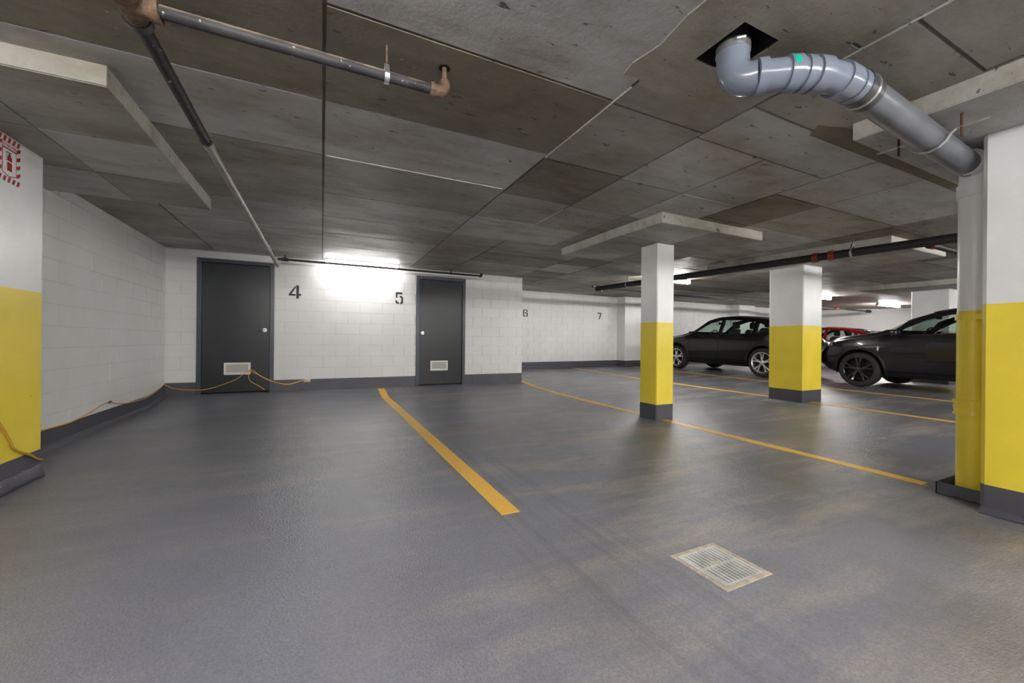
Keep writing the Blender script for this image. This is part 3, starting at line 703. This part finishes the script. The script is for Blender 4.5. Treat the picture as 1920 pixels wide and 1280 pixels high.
# strap hanger with two rods
hx = 3.22; hp = e1 + (e2 - e1) * ((hx - e1.x) / (e2.x - e1.x))
prof = [(-.24, .008), (-.115, .006), (-.095, -.01), (-.075, -.045), (-.04, -.072), (0, -.081), (.04, -.072), (.075, -.045), (.095, -.01), (.115, .006), (.24, .008)]
bm = bmesh.new(); g = [[bm.verts.new((hx + sx, hp.y + a, hp.z + b - k)) for sx, k in ((-.012, 0), (.012, 0), (.012, .004), (-.012, .004))] for a, b in prof]
for a, b in zip(g, g[1:]):
    for j in range(4): bm.faces.new((a[j], a[(j+1) % 4], b[(j+1) % 4], b[j]))
adopt(link('strap', mesh('strap', bm), M['steel']), pv)
for s in (-.135, .135): tube('hanger_rod', [(hx, hp.y + s, hp.z - .05), (hx, hp.y + s, ZD + .004)], .0065, M['rod'], pv, 8)
# vertical downpipe
vx, vy = 4.005, 1.09; r0 = .08; fl = fz(vx, vy)
tube('junction', smooth_path([(3.88, 1.083, zP - .012), (3.95, 1.084, zP - .018), (3.998, 1.085, zP - .06), (vx, vy, zP - .12), (vx, vy, 1.90)], 4), [.077] * 17, M['signwhite'], pv, 24)
tube('junction_collar', [(3.86, 1.082, zP - .012), (3.885, 1.083, zP - .013)], .082, M['signwhite'], pv, 24)
tube('white_pipe', [(vx, vy, 1.125), (vx, vy, 1.93)], r0 - .002, M['signwhite'], pv, 28)
tube('collar', [(vx, vy, 1.90), (vx, vy, 1.985)], r0 + .007, M['signwhite'], pv, 28)
tube('yellow_pipe', [(vx, vy, fl + .005), (vx, vy, 1.125)], r0, M['yellow'], pv, 28)
tube('coupling', [(vx, vy, z) for z in (.42, .425, .44, .47, .50, .515, .52)], [r0 + .017, r0 + .017, r0 + .009, r0 + .014, r0 + .009, r0 + .017, r0 + .017], M['yellow'], pv, 28)
st_ = tube('pipe_strap', [(vx, vy, 1.065), (vx, vy, 1.10)], r0 + .008, M['yellow'], pv, 28)
adopt(box('strap_clip', vx - .115, vx - .07, vy - .085, vy - .04, 1.063, 1.102, M['yellow'], None, .003), st_)
# low metal tray around the foot of the downpipe
tr = tag(empty('drip_tray', (4.02, 1.11, fl)), 'low dark metal tray around the foot of the yellow downpipe', 'tray')
tx0, tx1, ty0, ty1, th = 3.865, 4.20, .98, 1.225, .085
for a in ((tx0, tx0 + .006, ty0, ty1), (tx1 - .006, tx1, ty0, ty1), (tx0, tx1, ty1 - .006, ty1), (tx0, tx1, ty0, ty0 + .006)):
    box('side', *a, fl - .02, fl + th, M['tray'], tr)
box('bottom', tx0, tx1, ty0, ty1, fl - .01, fl + .004, M['trayin'], tr)

# ------------------------------------------------------------------ extension cords
ct = tag(empty('extension_cord', (-1.4, 7.85, .15)), 'orange-yellow extension cord strung low along the left wall and across the wide door', 'cord')
wl = LEFTX + .016
seg = [px_x(60, 812, wl), px_x(78, 806.5, wl), px_x(110, 798, wl), px_x(130, 792, wl), px_x(160, 778, wl), px_x(190, 760, wl), px_x(204, 753.5, wl), px_x(216, 755.5, wl), px_x(240, 755, wl), px_x(270, 747, wl), px_x(292, 734, wl), px_x(307, 721, wl)]
wy = WALLY - .026
seg2 = [px_y(309, 721, wy), px_y(325, 728, wy), px_y(350, 730.5, wy), px_y(380, 730.5, wy), px_y(405, 725, wy), px_y(440, 712, wy), px_y(455, 702, wy), px_y(466, 694, wy)]
tube('cord', smooth_path(seg + seg2, 5), .0055, M['cord'], ct, 8)
tube('cord', smooth_path([px_y(466, 694, wy), px_y(475, 694, wy), px_y(485, 702, wy), px_y(505, 712, wy), px_y(525, 718.5, wy), px_y(545, 719, wy), px_y(568, 711.5, wy)], 5), .0055, M['cord'], ct, 8)
tube('cord', smooth_path([px_y(466, 695, wy), px_y(480, 700, wy - .01), px_y(500, 711, wy - .01), px_y(520, 717.5, wy - .01), px_y(542, 720.5, wy - .01), px_y(570, 712.5, wy)], 5), .0055, M['cord'], ct, 8)
tube('cord', smooth_path([px_y(466, 694, wy), px_y(466.5, 708, wy), px_y(472, 716, wy), px_y(485, 723, wy), px_y(496, 730, wy)], 5), .0055, M['cord'], ct, 8)
kn = px_x(205, 754, wl); tube('knot', [kn + Vector((0, -.015, 0)), kn + Vector((0.004, .02, .004))], .013, M['rust'], ct, 8)
kn = px_y(467, 694.5, wy); tube('knot', [kn + Vector((-.012, 0, -.006)), kn + Vector((.02, 0, .006))], .012, M['cord'], ct, 8)
ob = px_y(575, 712, WALLY)
ot = tag(empty('wall_outlet', (ob.x, WALLY, ob.z)), 'small pale outlet box with plugged-in cords on the dark wall base', 'outlet')
box('box', ob.x - .045, ob.x + .06, WALLY - .05, WALLY - .008, ob.z - .03, ob.z + .03, M['outlet'], ot, .004)
box('plug', ob.x - .03, ob.x + .0, WALLY - .075, WALLY - .05, ob.z - .02, ob.z + .015, M['cord'], ot, .006)
box('socket_face', ob.x + .012, ob.x + .05, WALLY - .053, WALLY - .05, ob.z - .02, ob.z + .02, M['vent'], ot)
co = tag(empty('extension_cord', (-1.8, 3.8, .0)), 'ochre cord hanging down the left pier and bending round its edge', 'cord')
xp = -1.815
pp = [px_x(-14, 770, xp), px_x(0, 796, xp), px_x(14, 819, xp), px_x(20, 829, xp), px_x(24, 840, xp), px_x(40, 848, xp), px_x(58, 853, xp), px_x(70, 860, xp), px_x(79, 861, xp)]
pp[0].x = -1.826
tube('cord', smooth_path(pp, 5), .0075, M['cord_near'], co, 10)

# ------------------------------------------------------------------ cars
def paint(name, col, rough=0.25):
    m, nt, b = new_mat(name); p = pos(nt)
    c = mix(nt, ramp(nt, noise(nt, p, 3), 0.3, 0.7), tuple(x * .85 for x in col), tuple(x * 1.1 for x in col))
    nt.links.new(c, b.inputs['Base Color']); b.inputs['Roughness'].default_value = rough
    b.inputs['Coat Weight'].default_value = 0.55; b.inputs['Coat Roughness'].default_value = 0.03; b.inputs['Specular IOR Level'].default_value = 0.3; return m
M['carblack'] = paint('black_car_paint', (0.006, 0.006, 0.007))
M['carblack2'] = paint('graphite_black_car_paint', (0.011, 0.010, 0.012))
M['carred'] = paint('red_car_paint', (0.26, 0.012, 0.016))
M['trim'] = simple('black_trim', (0.010, 0.010, 0.010), 0.5)
M['tyre'] = simple('tyre_rubber', (0.020, 0.017, 0.016), 0.75, var=0.2, scale=30, bumps=0.2)
M['alloy'] = simple('silver_alloy', (0.72, 0.72, 0.73), 0.25, 0.85)
M['blackalloy'] = simple('gloss_black_alloy', (0.012, 0.012, 0.013), 0.18, 0.3, coat=1.0)
M['wheelwell'] = simple('wheel_well', (0.008, 0.008, 0.008), 0.85)
M['seat'] = simple('dark_seat', (0.018, 0.017, 0.017), 0.6)
M['headlamp'] = simple('headlamp_lens', (0.35, 0.36, 0.38), 0.08, 0.2, coat=1.0)
M['taillamp'] = simple('tail_lamp_lens', (0.30, 0.01, 0.01), 0.15, coat=1.0)
M['amber'] = simple('amber_reflector', (0.55, 0.10, 0.03), 0.25)
def make_glass():
    m, nt, b = new_mat('car_glass'); nt.nodes.remove(b)
    p = pos(nt)
    t = N(nt, 'ShaderNodeBsdfTransparent'); nt.links.new(mix(nt, ramp(nt, noise(nt, p, 2), .3, .7), (.66, .76, .71), (.70, .79, .74)), t.inputs['Color'])
    g = N(nt, 'ShaderNodeBsdfGlossy'); g.inputs['Roughness'].default_value = .03; g.inputs['Color'].default_value = (.9, .95, .93, 1)
    lw = N(nt, 'ShaderNodeLayerWeight'); fr = mul(nt, mul(nt, mul(nt, lw.outputs['Facing'], 4.0, 'POWER'), .55), .04, 'ADD')
    ms = N(nt, 'ShaderNodeMixShader'); nt.links.new(fr, ms.inputs[0]); nt.links.new(t.outputs[0], ms.inputs[1]); nt.links.new(g.outputs[0], ms.inputs[2])
    nt.links.new(ms.outputs[0], nt.nodes['Material Output'].inputs['Surface']); return m
M['glass'] = make_glass()

def build_car(name, label, S, loc, pitch, paintmat, rimmat):
    root = tag(empty(name, loc, (pitch, 0, 0)), label, 'car', 'parked cars')
    def sm(tab, y):                                     # smooth table lookup
        return (lerp_tab(tab, y - .06) + 2 * lerp_tab(tab, y) + lerp_tab(tab, y + .06)) / 4
    def section(y, inset=0.0, zfloor=None):
        top = sm(S['top'], y) - inset; zb = sm(S['bot'], y) + (0 if zfloor is None else 0); w = sm(S['w'], y) - inset
        zs = min(sm(S['belt'], y), top - .045); wr = min(sm(S['wr'], y) - inset, w * .97)
        if zfloor is not None: zb = zfloor
        h = zs - zb
        P = [(0, zb), (.45 * w, zb), (.82 * w, zb), (.94 * w, zb + .12 * h), (.985 * w, zb + .28 * h), (.992 * w, zb + .48 * h), (w, zb + .68 * h), (.995 * w, zb + .84 * h), (.955 * w, zs)]
        x0, z0 = .955 * w, zs; x1, z1 = wr, top - .05 - .25 * min(.2, top - zs - .045)
        z1 = max(z1, zs + .02)
        for t in (.2, .4, .6, .8, 1.0):
            bul = .018 * math.sin(math.pi * t) * min(1, (top - zs) / .4)
            P.append((x0 + (x1 - x0) * t + bul, z0 + (z1 - z0) * t))
        P += [(wr * .955, z1 + (top - z1) * .55), (wr * .85, z1 + (top - z1) * .82), (wr * .6, top - .006), (wr * .3, top), (0, top + .002)]
        return P
    def loft(y0, y1, n, inset=0.0, zfloor=None):
        bm = bmesh.new(); rings = []
        for i in range(n + 1):
            t = i / n; y = y0 + (y1 - y0) * t
            P = section(y, inset, zfloor); full = P + [(-x, z) for x, z in P[-2:0:-1]]
            rings.append([bm.verts.new((x, y, z)) for x, z in full])
        m = len(rings[0])
        for a, b in zip(rings, rings[1:]):
            for k in range(m): bm.faces.new((a[k], a[(k+1) % m], b[(k+1) % m], b[k]))
        bm.faces.new(rings[0][::-1]); bm.faces.new(rings[-1]); return bm
    def xat(y, z):
        P = section(y)
        for (xa, za), (xb, zb_) in zip(P[2:], P[3:]):
            if za <= z <= zb_ and zb_ > za: return xa + (xb - xa) * (z - za) / (zb_ - za)
        return P[8][0]
    def ztop(y, x):
        P = section(y)[::-1]
        for (xa, za), (xb, zb_) in zip(P, P[1:]):
            if xa <= abs(x) <= xb and xb > xa: return za + (zb_ - za) * (abs(x) - xa) / (xb - xa)
        return P[4][1]
    tail, nose = S['tail'], S['nose']
    body = link('body', mesh('body', loft(tail, nose, 84), True, math.radians(35)), M[paintmat], root)
    cutters = []
    def cutter(bm, mat=None):
        o = link('cutter', mesh('cutter', bm), mat or M['seat']); o.matrix_world = Matrix(); cutters.append(o); return o
    cav = cutter(loft(S['cab'][0], S['cab'][1], 26, .045, S['floorz']))
    for win in S['side']: bm = bmesh.new(); add_prism(bm, win, 'x', -1.3, 1.3); cutter(bm)
    fz0, fz1, fw0, fw1 = S['fscreen']; bm = bmesh.new(); add_prism(bm, [(-fw0, fz0), (fw0, fz0), (fw1, fz1), (-fw1, fz1)], 'y', S['ymid'], 3.0); cutter(bm)
    rz0, rz1, rw0, rw1 = S['rscreen']; bm = bmesh.new(); add_prism(bm, [(-rw0, rz0), (rw0, rz0), (rw1, rz1), (-rw1, rz1)], 'y', -3.0, S['ymid']); cutter(bm)
    for ya in S['axles']:
        for s in (-1, 1):
            bm = bmesh.new(); rr = S['r'] + .05; n = 40
            add_prism(bm, [(ya + rr * math.cos(2*math.pi*i/n), S['r'] + .015 + rr * math.sin(2*math.pi*i/n)) for i in range(n)], 'x', .60 * s, 1.3 * s); cutter(bm, M['wheelwell'])
    root.rotation_euler = (0, 0, 0); root.location = (0, 0, 0)
    for c in cutters:
        md = body.modifiers.new('cut', 'BOOLEAN'); md.operation = 'DIFFERENCE'; md.object = c; md.solver = 'EXACT'; md.material_mode = 'TRANSFER'
    dg = bpy.context.evaluated_depsgraph_get(); dg.update()
    nm = bpy.data.meshes.new_from_object(body.evaluated_get(dg)); body.modifiers.clear(); body.data = nm
    for c in cutters: bpy.data.objects.remove(c)
    root.location = loc; root.rotation_euler = (pitch, 0, 0)
    # panes
    for win in S['side']:
        for s in (-1, 1):
            bm = bmesh.new(); vs = [bm.verts.new((s * (xat(y, z) - .014), y, z)) for y, z in win]; bm.faces.new(vs)
            bmesh.ops.triangulate(bm, faces=bm.faces[:])
            link('side_window', mesh('pane', bm), M['glass'], root)
    def screen(nm, ya, yb, wd):
        bm = bmesh.new(); g = []
        for i in range(9):
            y = ya + (yb - ya) * i / 8
            g.append([bm.verts.new((x, y, ztop(y, x) - .016)) for x in [wd * (j / 5 - 1) for j in range(11)]])
        for a, b in zip(g, g[1:]):
            for j in range(10): bm.faces.new((a[j], a[j+1], b[j+1], b[j]))
        link(nm, mesh(nm, bm, True), M['glass'], root)
    screen('windscreen', *S['fy'], .70); screen('rear_window', *S['ry'], .66)
    # strips that follow the body side
    def ribbon(nm, pts, wid, off, mat, sides=(-1, 1)):
        for s in sides:
            bm = bmesh.new(); prev = None
            for i, (y, z) in enumerate(pts):
                a = pts[max(i-1, 0)]; b = pts[min(i+1, len(pts)-1)]; d = Vector((b[0]-a[0], b[1]-a[1])).normalized(); nrm = Vector((-d.y, d.x)) * wid / 2
                row = [bm.verts.new((s * (xat(y + k*nrm.x, z + k*nrm.y) + off), y + k*nrm.x, z + k*nrm.y)) for k in (-1, 1)]
                if prev: bm.faces.new((prev[0], prev[1], row[1], row[0]))
                prev = row
            link(nm, mesh(nm, bm, True), M[mat], root)
    def span(a, b, n=8): return [(a[0] + (b[0]-a[0])*i/n, a[1] + (b[1]-a[1])*i/n) for i in range(n+1)]
    for pts in S['seams']: ribbon('door_seam', pts, .008, .0015, 'wheelwell')
    ribbon('window_trim', span(*S['trimline'], 16), .02, .004, 'trim')
    a0, a1 = S['axles']; sy0, sy1 = min(a0, a1) + S['r'] + .10, max(a0, a1) - S['r'] - .10
    ribbon('sill', span((sy0, S['sillz']), (sy1, S['sillz']), 14), .10, .006, 'trim')
    for (y, z) in S['handles']:
        for s in (-1, 1):
            x = xat(y, z); link('door_handle', mesh('h', _bev(s*(x-.005), s*(x+.022), y-.10, y+.10, z-.014, z+.014, .008)), M[paintmat], root)
    # wheel arch trims
    for ya in S['axles']:
        for s in (-1, 1):
            bm = bmesh.new(); g = []
            for i in range(25):
                a = math.radians(-14 + 208 * i / 24); row = []
                for rr, dx in ((S['r'] + .046, -.05), (S['r'] + .046, .008), (S['r'] + .066, .014), (S['r'] + .088, .008), (S['r'] + .092, -.03)):
                    y, z = ya + rr * math.cos(a), S['r'] + .015 + rr * math.sin(a)
                    row.append(bm.verts.new((s * (xat(y, max(z, S['sillz'] - .05)) + dx), y, z)))
                g.append(row)
            for a, b in zip(g, g[1:]):
                for j in range(4): bm.faces.new((a[j], a[j+1], b[j+1], b[j]))
            link('wheel_arch', mesh('arch', bm, True), M[S.get('arch', 'trim')], root)
    # lamps, grille, mirrors
    def patch(nm, ya, yb, za, zb_, off, mat):
        for s in (-1, 1):
            bm = bmesh.new(); g = []
            for i in range(9):
                y = ya + (yb - ya) * i / 8; t = abs(i / 4 - 1)
                zc_, hh = (za + zb_) / 2, (zb_ - za) / 2 * (1 - .45 * t * t)
                g.append([bm.verts.new((s * (xat(y, zc_ + hh * (j / 2 - 1)) + off), y, zc_ + hh * (j / 2 - 1))) for j in range(5)])
            for a, b in zip(g, g[1:]):
                for j in range(4): bm.faces.new((a[j], a[j+1], b[j+1], b[j]))
            link(nm, mesh(nm, bm, True), M[mat], root)
    patch('headlight', *S['head'], .006, 'headlamp'); patch('tail_light', *S['taill'], .006, 'taillamp')
    if 'vent' in S: patch('fender_vent', *S['vent'], .008, 'slat')
    if 'amber' in S: patch('side_marker', *S['amber'], .009, 'amber')
    link('grille', mesh('grille', _bev(-.48, .48, nose - .10, nose - .005, S['gr'][0], S['gr'][1], .03)), M['trim'], root)
    link('rear_bumper', mesh('bumper', _bev(-.62, .62, tail + .005, tail + .12, .42, .58, .03)), M['trim'], root)
    my, mz = S['mirror']
    for s in (-1, 1):
        x = xat(my, mz - .05); bm = _bev(s*(x+.03), s*(x+.21), my-.06, my+.05, mz-.07, mz+.065, .04, 3)
        mm = link('mirror', mesh('mirror', bm, True), M[paintmat], root)
        link('mirror_arm', mesh('arm', _bev(s*(x-.02), s*(x+.06), my-.02, my+.03, mz-.075, mz-.04, .008)), M['trim'], mm)
    # cabin
    for x in (-.38, .38): _seat(root, x, S['seats'][0], S['floorz'] + .12, .50)
    for x in (-.40, .40): _seat(root, x, S['seats'][1], S['floorz'] + .14, .52)
    link('dashboard', mesh('dash', _bev(-.70, .70, S['dash'][0], S['dash'][1], S['floorz'] + .2, S['dash'][2], .05, 2), True), M['seat'], root)
    bm = bmesh.new(); cx_, cy_, cz_ = -.38, S['dash'][0] - .09, S['dash'][2] - .02; pts = []
    for i in range(25):
        a = 2*math.pi*i/24; pts.append((cx_ + .18*math.cos(a), cy_ - .10*math.sin(a)*.6, cz_ + .17*math.sin(a)))
    add_tube(bm, pts, .015, 8, False)
    add_tube(bm, [(cx_ - .18, cy_, cz_), (cx_ + .18, cy_, cz_)], .014, 8); add_tube(bm, [(cx_, cy_, cz_), (cx_, S['dash'][0] + .02, cz_ - .06)], .03, 8)
    link('steering_wheel', mesh('wheel', bm, True), M['trim'], root)
    link('interior_mirror', mesh('im', _bev(-.12, .12, S['im'][0]-.015, S['im'][0]+.015, S['im'][1]-.035, S['im'][1]+.03, .015, 2), True), M['trim'], root)
    # wheels
    for ya in S['axles']:
        for s in (-1, 1): _wheel(root, s, ya, S['r'], S['track'], S['rim'], rimmat, S['spokes'])
    return root
def _bev(x0, x1, y0, y1, z0, z1, b, seg=2):
    bm = bmesh.new(); add_box(bm, min(x0, x1), max(x0, x1), y0, y1, z0, z1)
    bmesh.ops.bevel(bm, geom=bm.edges[:], offset=b, segments=seg, affect='EDGES', profile=0.5); return bm
def _seat(root, x, y, z, w):
    bm = _bev(x - w/2, x + w/2, y - .02, y + .48, z, z + .16, .05)
    b2 = _bev(x - w/2 + .02, x + w/2 - .02, -.07, .07, 0, .60, .055, 3)
    for v in b2.verts:
        k = v.co.z / .6; v.co.x = x + (v.co.x - x) * (1 - .18 * max(0, k - .5)); v.co = (v.co.x, y - .02 + v.co.y - .20 * k, z + .10 + v.co.z)
    t = bpy.data.meshes.new('t'); b2.to_mesh(t); b2.free(); bm.from_mesh(t); bpy.data.meshes.remove(t)
    s = link('seat', mesh('seat', bm, True, math.radians(60)), M['seat'], root)
    bm = _bev(x - .13, x + .13, y - .30, y - .20, z + .71, z + .90, .045, 3)
    link('headrest', mesh('headrest', bm, True, math.radians(60)), M['seat'], s)
    bm = bmesh.new()
    for k in (-.05, .05): add_tube(bm, [(x + k, y - .24, z + .66), (x + k, y - .25, z + .74)], .007, 6)
    link('headrest_post', mesh('post', bm), M['steel'], s)
def _wheel(root, s, ya, r, track, rim, rimmat, spokes):
    """rubber tyre with an alloy rim, built about the axle at local (track, ya, r)"""
    xo = track; n = 40
    def lathe(prof, nm, mat, par):
        bm = bmesh.new(); g = [[bm.verts.new((s * (xo + a), ya + b * math.cos(2*math.pi*k/n), r + b * math.sin(2*math.pi*k/n))) for a, b in prof] for k in range(n)]
        for i in range(n):
            a, b = g[i], g[(i+1) % n]
            for j in range(len(prof) - 1): bm.faces.new((a[j], a[j+1], b[j+1], b[j]))
        return link(nm, mesh(nm, bm, True, math.radians(45)), M[mat], par)
    tyre = lathe([(-.21, rim), (-.225, rim + .03), (-.215, r - .02), (-.19, r - .004), (-.11, r), (-.03, r - .004), (-.005, r - .02), (.006, rim + .035), (.0, rim + .006), (-.03, rim - .01)], 'wheel', 'tyre', root)
    lathe([(-.03, rim - .006), (.004, rim + .006), (.006, rim - .006), (-.004, rim - .016), (-.06, rim - .03), (-.17, rim - .04)], 'rim', rimmat, tyre)
    lathe([(-.10, .001), (-.10, rim - .035)], 'brake_disc', 'wheelwell', tyre)
    lathe([(.0, .001), (.0, .03), (-.012, .055), (-.05, .062)], 'hub', rimmat, tyre)
    for k in range(5):
        a0 = 2 * math.pi * k / 5 + .31
        for da in spokes:
            bm = bmesh.new()
            def P(rad, off, x):
                ca, sa = math.cos(a0 + da * rad / rim * .6), math.sin(a0 + da * rad / rim * .6)
                return (s * (xo + x), ya + rad * ca - off * sa, r + rad * sa + off * ca)
            for (ra, wa, xa), (rb, wb, xb) in (((.045, .020, -.010), (rim * .6, .014, -.018)), ((rim * .6, .014, -.018), (rim - .012, .019, -.004))):
                v = [bm.verts.new(P(q, o, x)) for q, o, x in ((ra, -wa, xa), (ra, wa, xa), (rb, wb, xb), (rb, -wb, xb), (ra, -wa*1.2, xa - .035), (ra, wa*1.2, xa - .035), (rb, wb*1.2, xb - .035), (rb, -wb*1.2, xb - .035))]
                for i in ((0,1,2,3), (0,4,5,1), (1,5,6,2), (2,6,7,3), (3,7,4,0)): bm.faces.new([v[q] for q in i])
            link('spoke', mesh('spoke', bm), M[rimmat], tyre)

def seam(y, z0, z1, n=10): return [(y, z0 + (z1 - z0) * i / n) for i in range(n + 1)]
SUV = dict(tail=-2.12, nose=2.33, axles=(1.35, -1.35), r=.37, rim=.262, track=.945, floorz=.42, ymid=-.3, cab=(-1.8, 1.16),
  top=[(-2.12, .74), (-2.09, .90), (-2.02, 1.02), (-1.80, 1.20), (-1.50, 1.40), (-1.05, 1.55), (-.4, 1.62), (.1, 1.605), (.42, 1.545), (.85, 1.31), (1.17, 1.13), (1.32, 1.085), (1.7, 1.03), (2.05, .94), (2.24, .82), (2.33, .64)],
  bot=[(-2.12, .46), (-2.0, .32), (-1.8, .26), (-1, .23), (1, .23), (1.9, .24), (2.2, .30), (2.33, .42)],
  w=[(-2.12, .62), (-2.0, .76), (-1.75, .89), (-1.35, .955), (-.5, .945), (.5, .94), (1.4, .955), (1.8, .92), (2.1, .83), (2.33, .62)],
  wr=[(-2.12, .48), (-1.8, .50), (-1.3, .55), (0, .635), (.4, .64), (1.1, .74), (1.35, .80), (1.9, .76), (2.33, .52)],
  belt=[(-2.12, .92), (-1.5, 1.08), (-.5, 1.06), (.9, 1.02), (1.3, .99), (2.0, .86), (2.33, .6)],
  side=[[(.88, 1.065), (.72, 1.19), (.40, 1.385), (.10, 1.47), (-.02, 1.485), (-.06, 1.085)], [(-.14, 1.09), (-.10, 1.49), (-.6, 1.47), (-.95, 1.42), (-1.06, 1.11)], [(-1.13, 1.12), (-1.03, 1.405), (-1.30, 1.30), (-1.48, 1.18), (-1.45, 1.14)]],
  fscreen=(1.165, 1.535, .72, .60), fy=(1.15, .38), rscreen=(1.13, 1.44, .46, .42), ry=(-1.25, -1.98),
  seams=[seam(.90, .33, 1.03), seam(-.10, .33, 1.06), [(-1.16, 1.10), (-1.14, .95), (-1.02, .80), (-.93, .62), (-.91, .45)]], trimline=((.88, 1.045), (-1.5, 1.12)), sillz=.30,
  handles=[(.10, .955), (-.86, .985)], head=(1.88, 2.16, .70, .84), taill=(-2.04, -1.78, .84, .94), gr=(.42, .74), mirror=(.74, 1.10), seats=(.0, -.92), dash=(.56, 1.0, 1.06), im=(.50, 1.42), spokes=(-.36, .36))
EVO = dict(SUV); EVO.update(tail=-2.18, nose=2.20, axles=(1.33, -1.33), r=.362, rim=.262, cab=(-1.85, 1.10),
  top=[(-2.18, .85), (-2.14, 1.05), (-2.05, 1.25), (-1.85, 1.45), (-1.6, 1.525), (-.8, 1.60), (.0, 1.615), (.25, 1.575), (.62, 1.44), (.98, 1.22), (1.10, 1.165), (1.25, 1.13), (1.6, 1.085), (1.95, 1.01), (2.12, .90), (2.2, .70)],
  bot=[(-2.18, .48), (-2.0, .34), (-1.7, .27), (-1, .24), (1, .24), (1.75, .26), (2.05, .34), (2.2, .46)],
  w=[(-2.18, .72), (-2.0, .88), (-1.7, .94), (-1.33, .96), (-.5, .945), (.5, .94), (1.33, .96), (1.7, .93), (2.0, .82), (2.2, .60)],
  wr=[(-2.18, .6), (-1.8, .62), (-1.4, .60), (0, .63), (.3, .64), (1.05, .76), (1.3, .83), (1.8, .78), (2.2, .52)],
  belt=[(-2.18, 1.0), (-1.5, 1.14), (-.5, 1.09), (.8, 1.05), (1.2, 1.035), (1.9, .93), (2.2, .66)],
  side=[[(.82, 1.095), (.66, 1.22), (.38, 1.375), (.08, 1.465), (-.04, 1.475), (-.08, 1.115)], [(-.16, 1.12), (-.12, 1.475), (-.6, 1.47), (-.95, 1.44), (-1.05, 1.15)], [(-1.13, 1.16), (-1.04, 1.435), (-1.5, 1.365), (-1.62, 1.22)]],
  fscreen=(1.20, 1.53, .74, .60), fy=(1.07, .26), rscreen=(1.20, 1.44, .62, .54), ry=(-1.72, -2.12),
  seams=[seam(.88, .33, 1.06), seam(-.12, .33, 1.09), [(-1.09, 1.13), (-1.07, .95), (-.96, .80), (-.88, .62), (-.86, .45)]], trimline=((.82, 1.075), (-1.6, 1.17)), sillz=.30,
  handles=[(.06, .97), (-.80, 1.0)], head=(1.84, 2.10, .84, .94), taill=(-2.12, -1.85, 1.0, 1.1), gr=(.50, .82), mirror=(.72, 1.13), seats=(-.04, -.88), dash=(.55, .95, 1.09), im=(.42, 1.45), vent=(.985, 1.015, .76, .86), amber=(1.80, 1.92, .965, .985), spokes=(-.34, .34))
SED = dict(SUV); SED.update(tail=-2.35, nose=2.35, axles=(1.44, -1.44), r=.335, rim=.235, floorz=.28, cab=(-1.75, 1.10), track=.92,
  top=[(-2.35, .70), (-2.3, .92), (-2.2, 1.0), (-1.95, 1.06), (-1.5, 1.22), (-1.0, 1.36), (-.5, 1.43), (-.1, 1.45), (.2, 1.42), (.6, 1.28), (1.0, 1.06), (1.2, .96), (1.6, .90), (2.1, .78), (2.28, .64), (2.35, .5)],
  bot=[(-2.35, .38), (-2.1, .22), (-1, .17), (1, .17), (2.1, .19), (2.35, .32)],
  w=[(-2.35, .66), (-2.1, .85), (-1.6, .92), (-.5, .925), (.5, .925), (1.4, .93), (1.9, .87), (2.35, .58)],
  wr=[(-2.35, .62), (-1.9, .66), (-1.3, .60), (0, .60), (.3, .60), (1.0, .72), (1.4, .78), (2.35, .5)],
  belt=[(-2.35, .88), (-1.5, .97), (-.5, .94), (.8, .90), (1.3, .86), (2.0, .70), (2.35, .46)],
  side=[[(.78, .95), (.55, 1.13), (.25, 1.27), (.0, 1.325), (-.10, 1.325), (-.14, .965)], [(-.22, .97), (-.18, 1.325), (-.6, 1.305), (-.95, 1.235), (-1.06, .99)], [(-1.13, 1.0), (-1.03, 1.215), (-1.30, 1.125), (-1.50, 1.03)]],
  fscreen=(.99, 1.37, .70, .56), fy=(1.04, .18), rscreen=(1.10, 1.38, .62, .52), ry=(-.72, -1.75),
  seams=[seam(.85, .25, .90), seam(-.18, .25, .94), [(-1.12, .97), (-1.08, .8), (-.98, .62), (-.96, .42)]], trimline=((.78, .93), (-1.5, 1.01)), sillz=.24,
  handles=[(.05, .80), (-.88, .83)], head=(1.95, 2.2, .60, .70), taill=(-2.25, -1.95, .80, .90), gr=(.30, .48), mirror=(.68, .98), seats=(-.10, -.98), dash=(.50, .95, .92), im=(.36, 1.28), arch='carred', spokes=(-.2, .2))
def park(name, label, S, x, yfront, paintmat, rimmat):
    """x: left flank; yfront: front axle position; stands on the sloping floor"""
    a = S['axles'][0]; yc = yfront - a; xc = x + .95
    zf, zr = fz(xc, yc + a), fz(xc, yc - a)
    return build_car(name, label, S, (xc, yc, (zf + zr) / 2 + .002), math.atan2(zf - zr, 2 * a), paintmat, rimmat)
park('parked_car', 'black sport utility car with silver five-spoke wheels parked between the two yellow columns', SUV, 10.05, 9.08, 'carblack', 'alloy')
park('parked_car', 'black sport utility car with black wheels parked nearest, behind the downpipe', EVO, 10.22, 4.44, 'carblack2', 'blackalloy')
park('parked_car', 'dark red sedan parked at the back behind the bonnet of the black car', SED, 15.75, 9.5, 'carred', 'alloy')
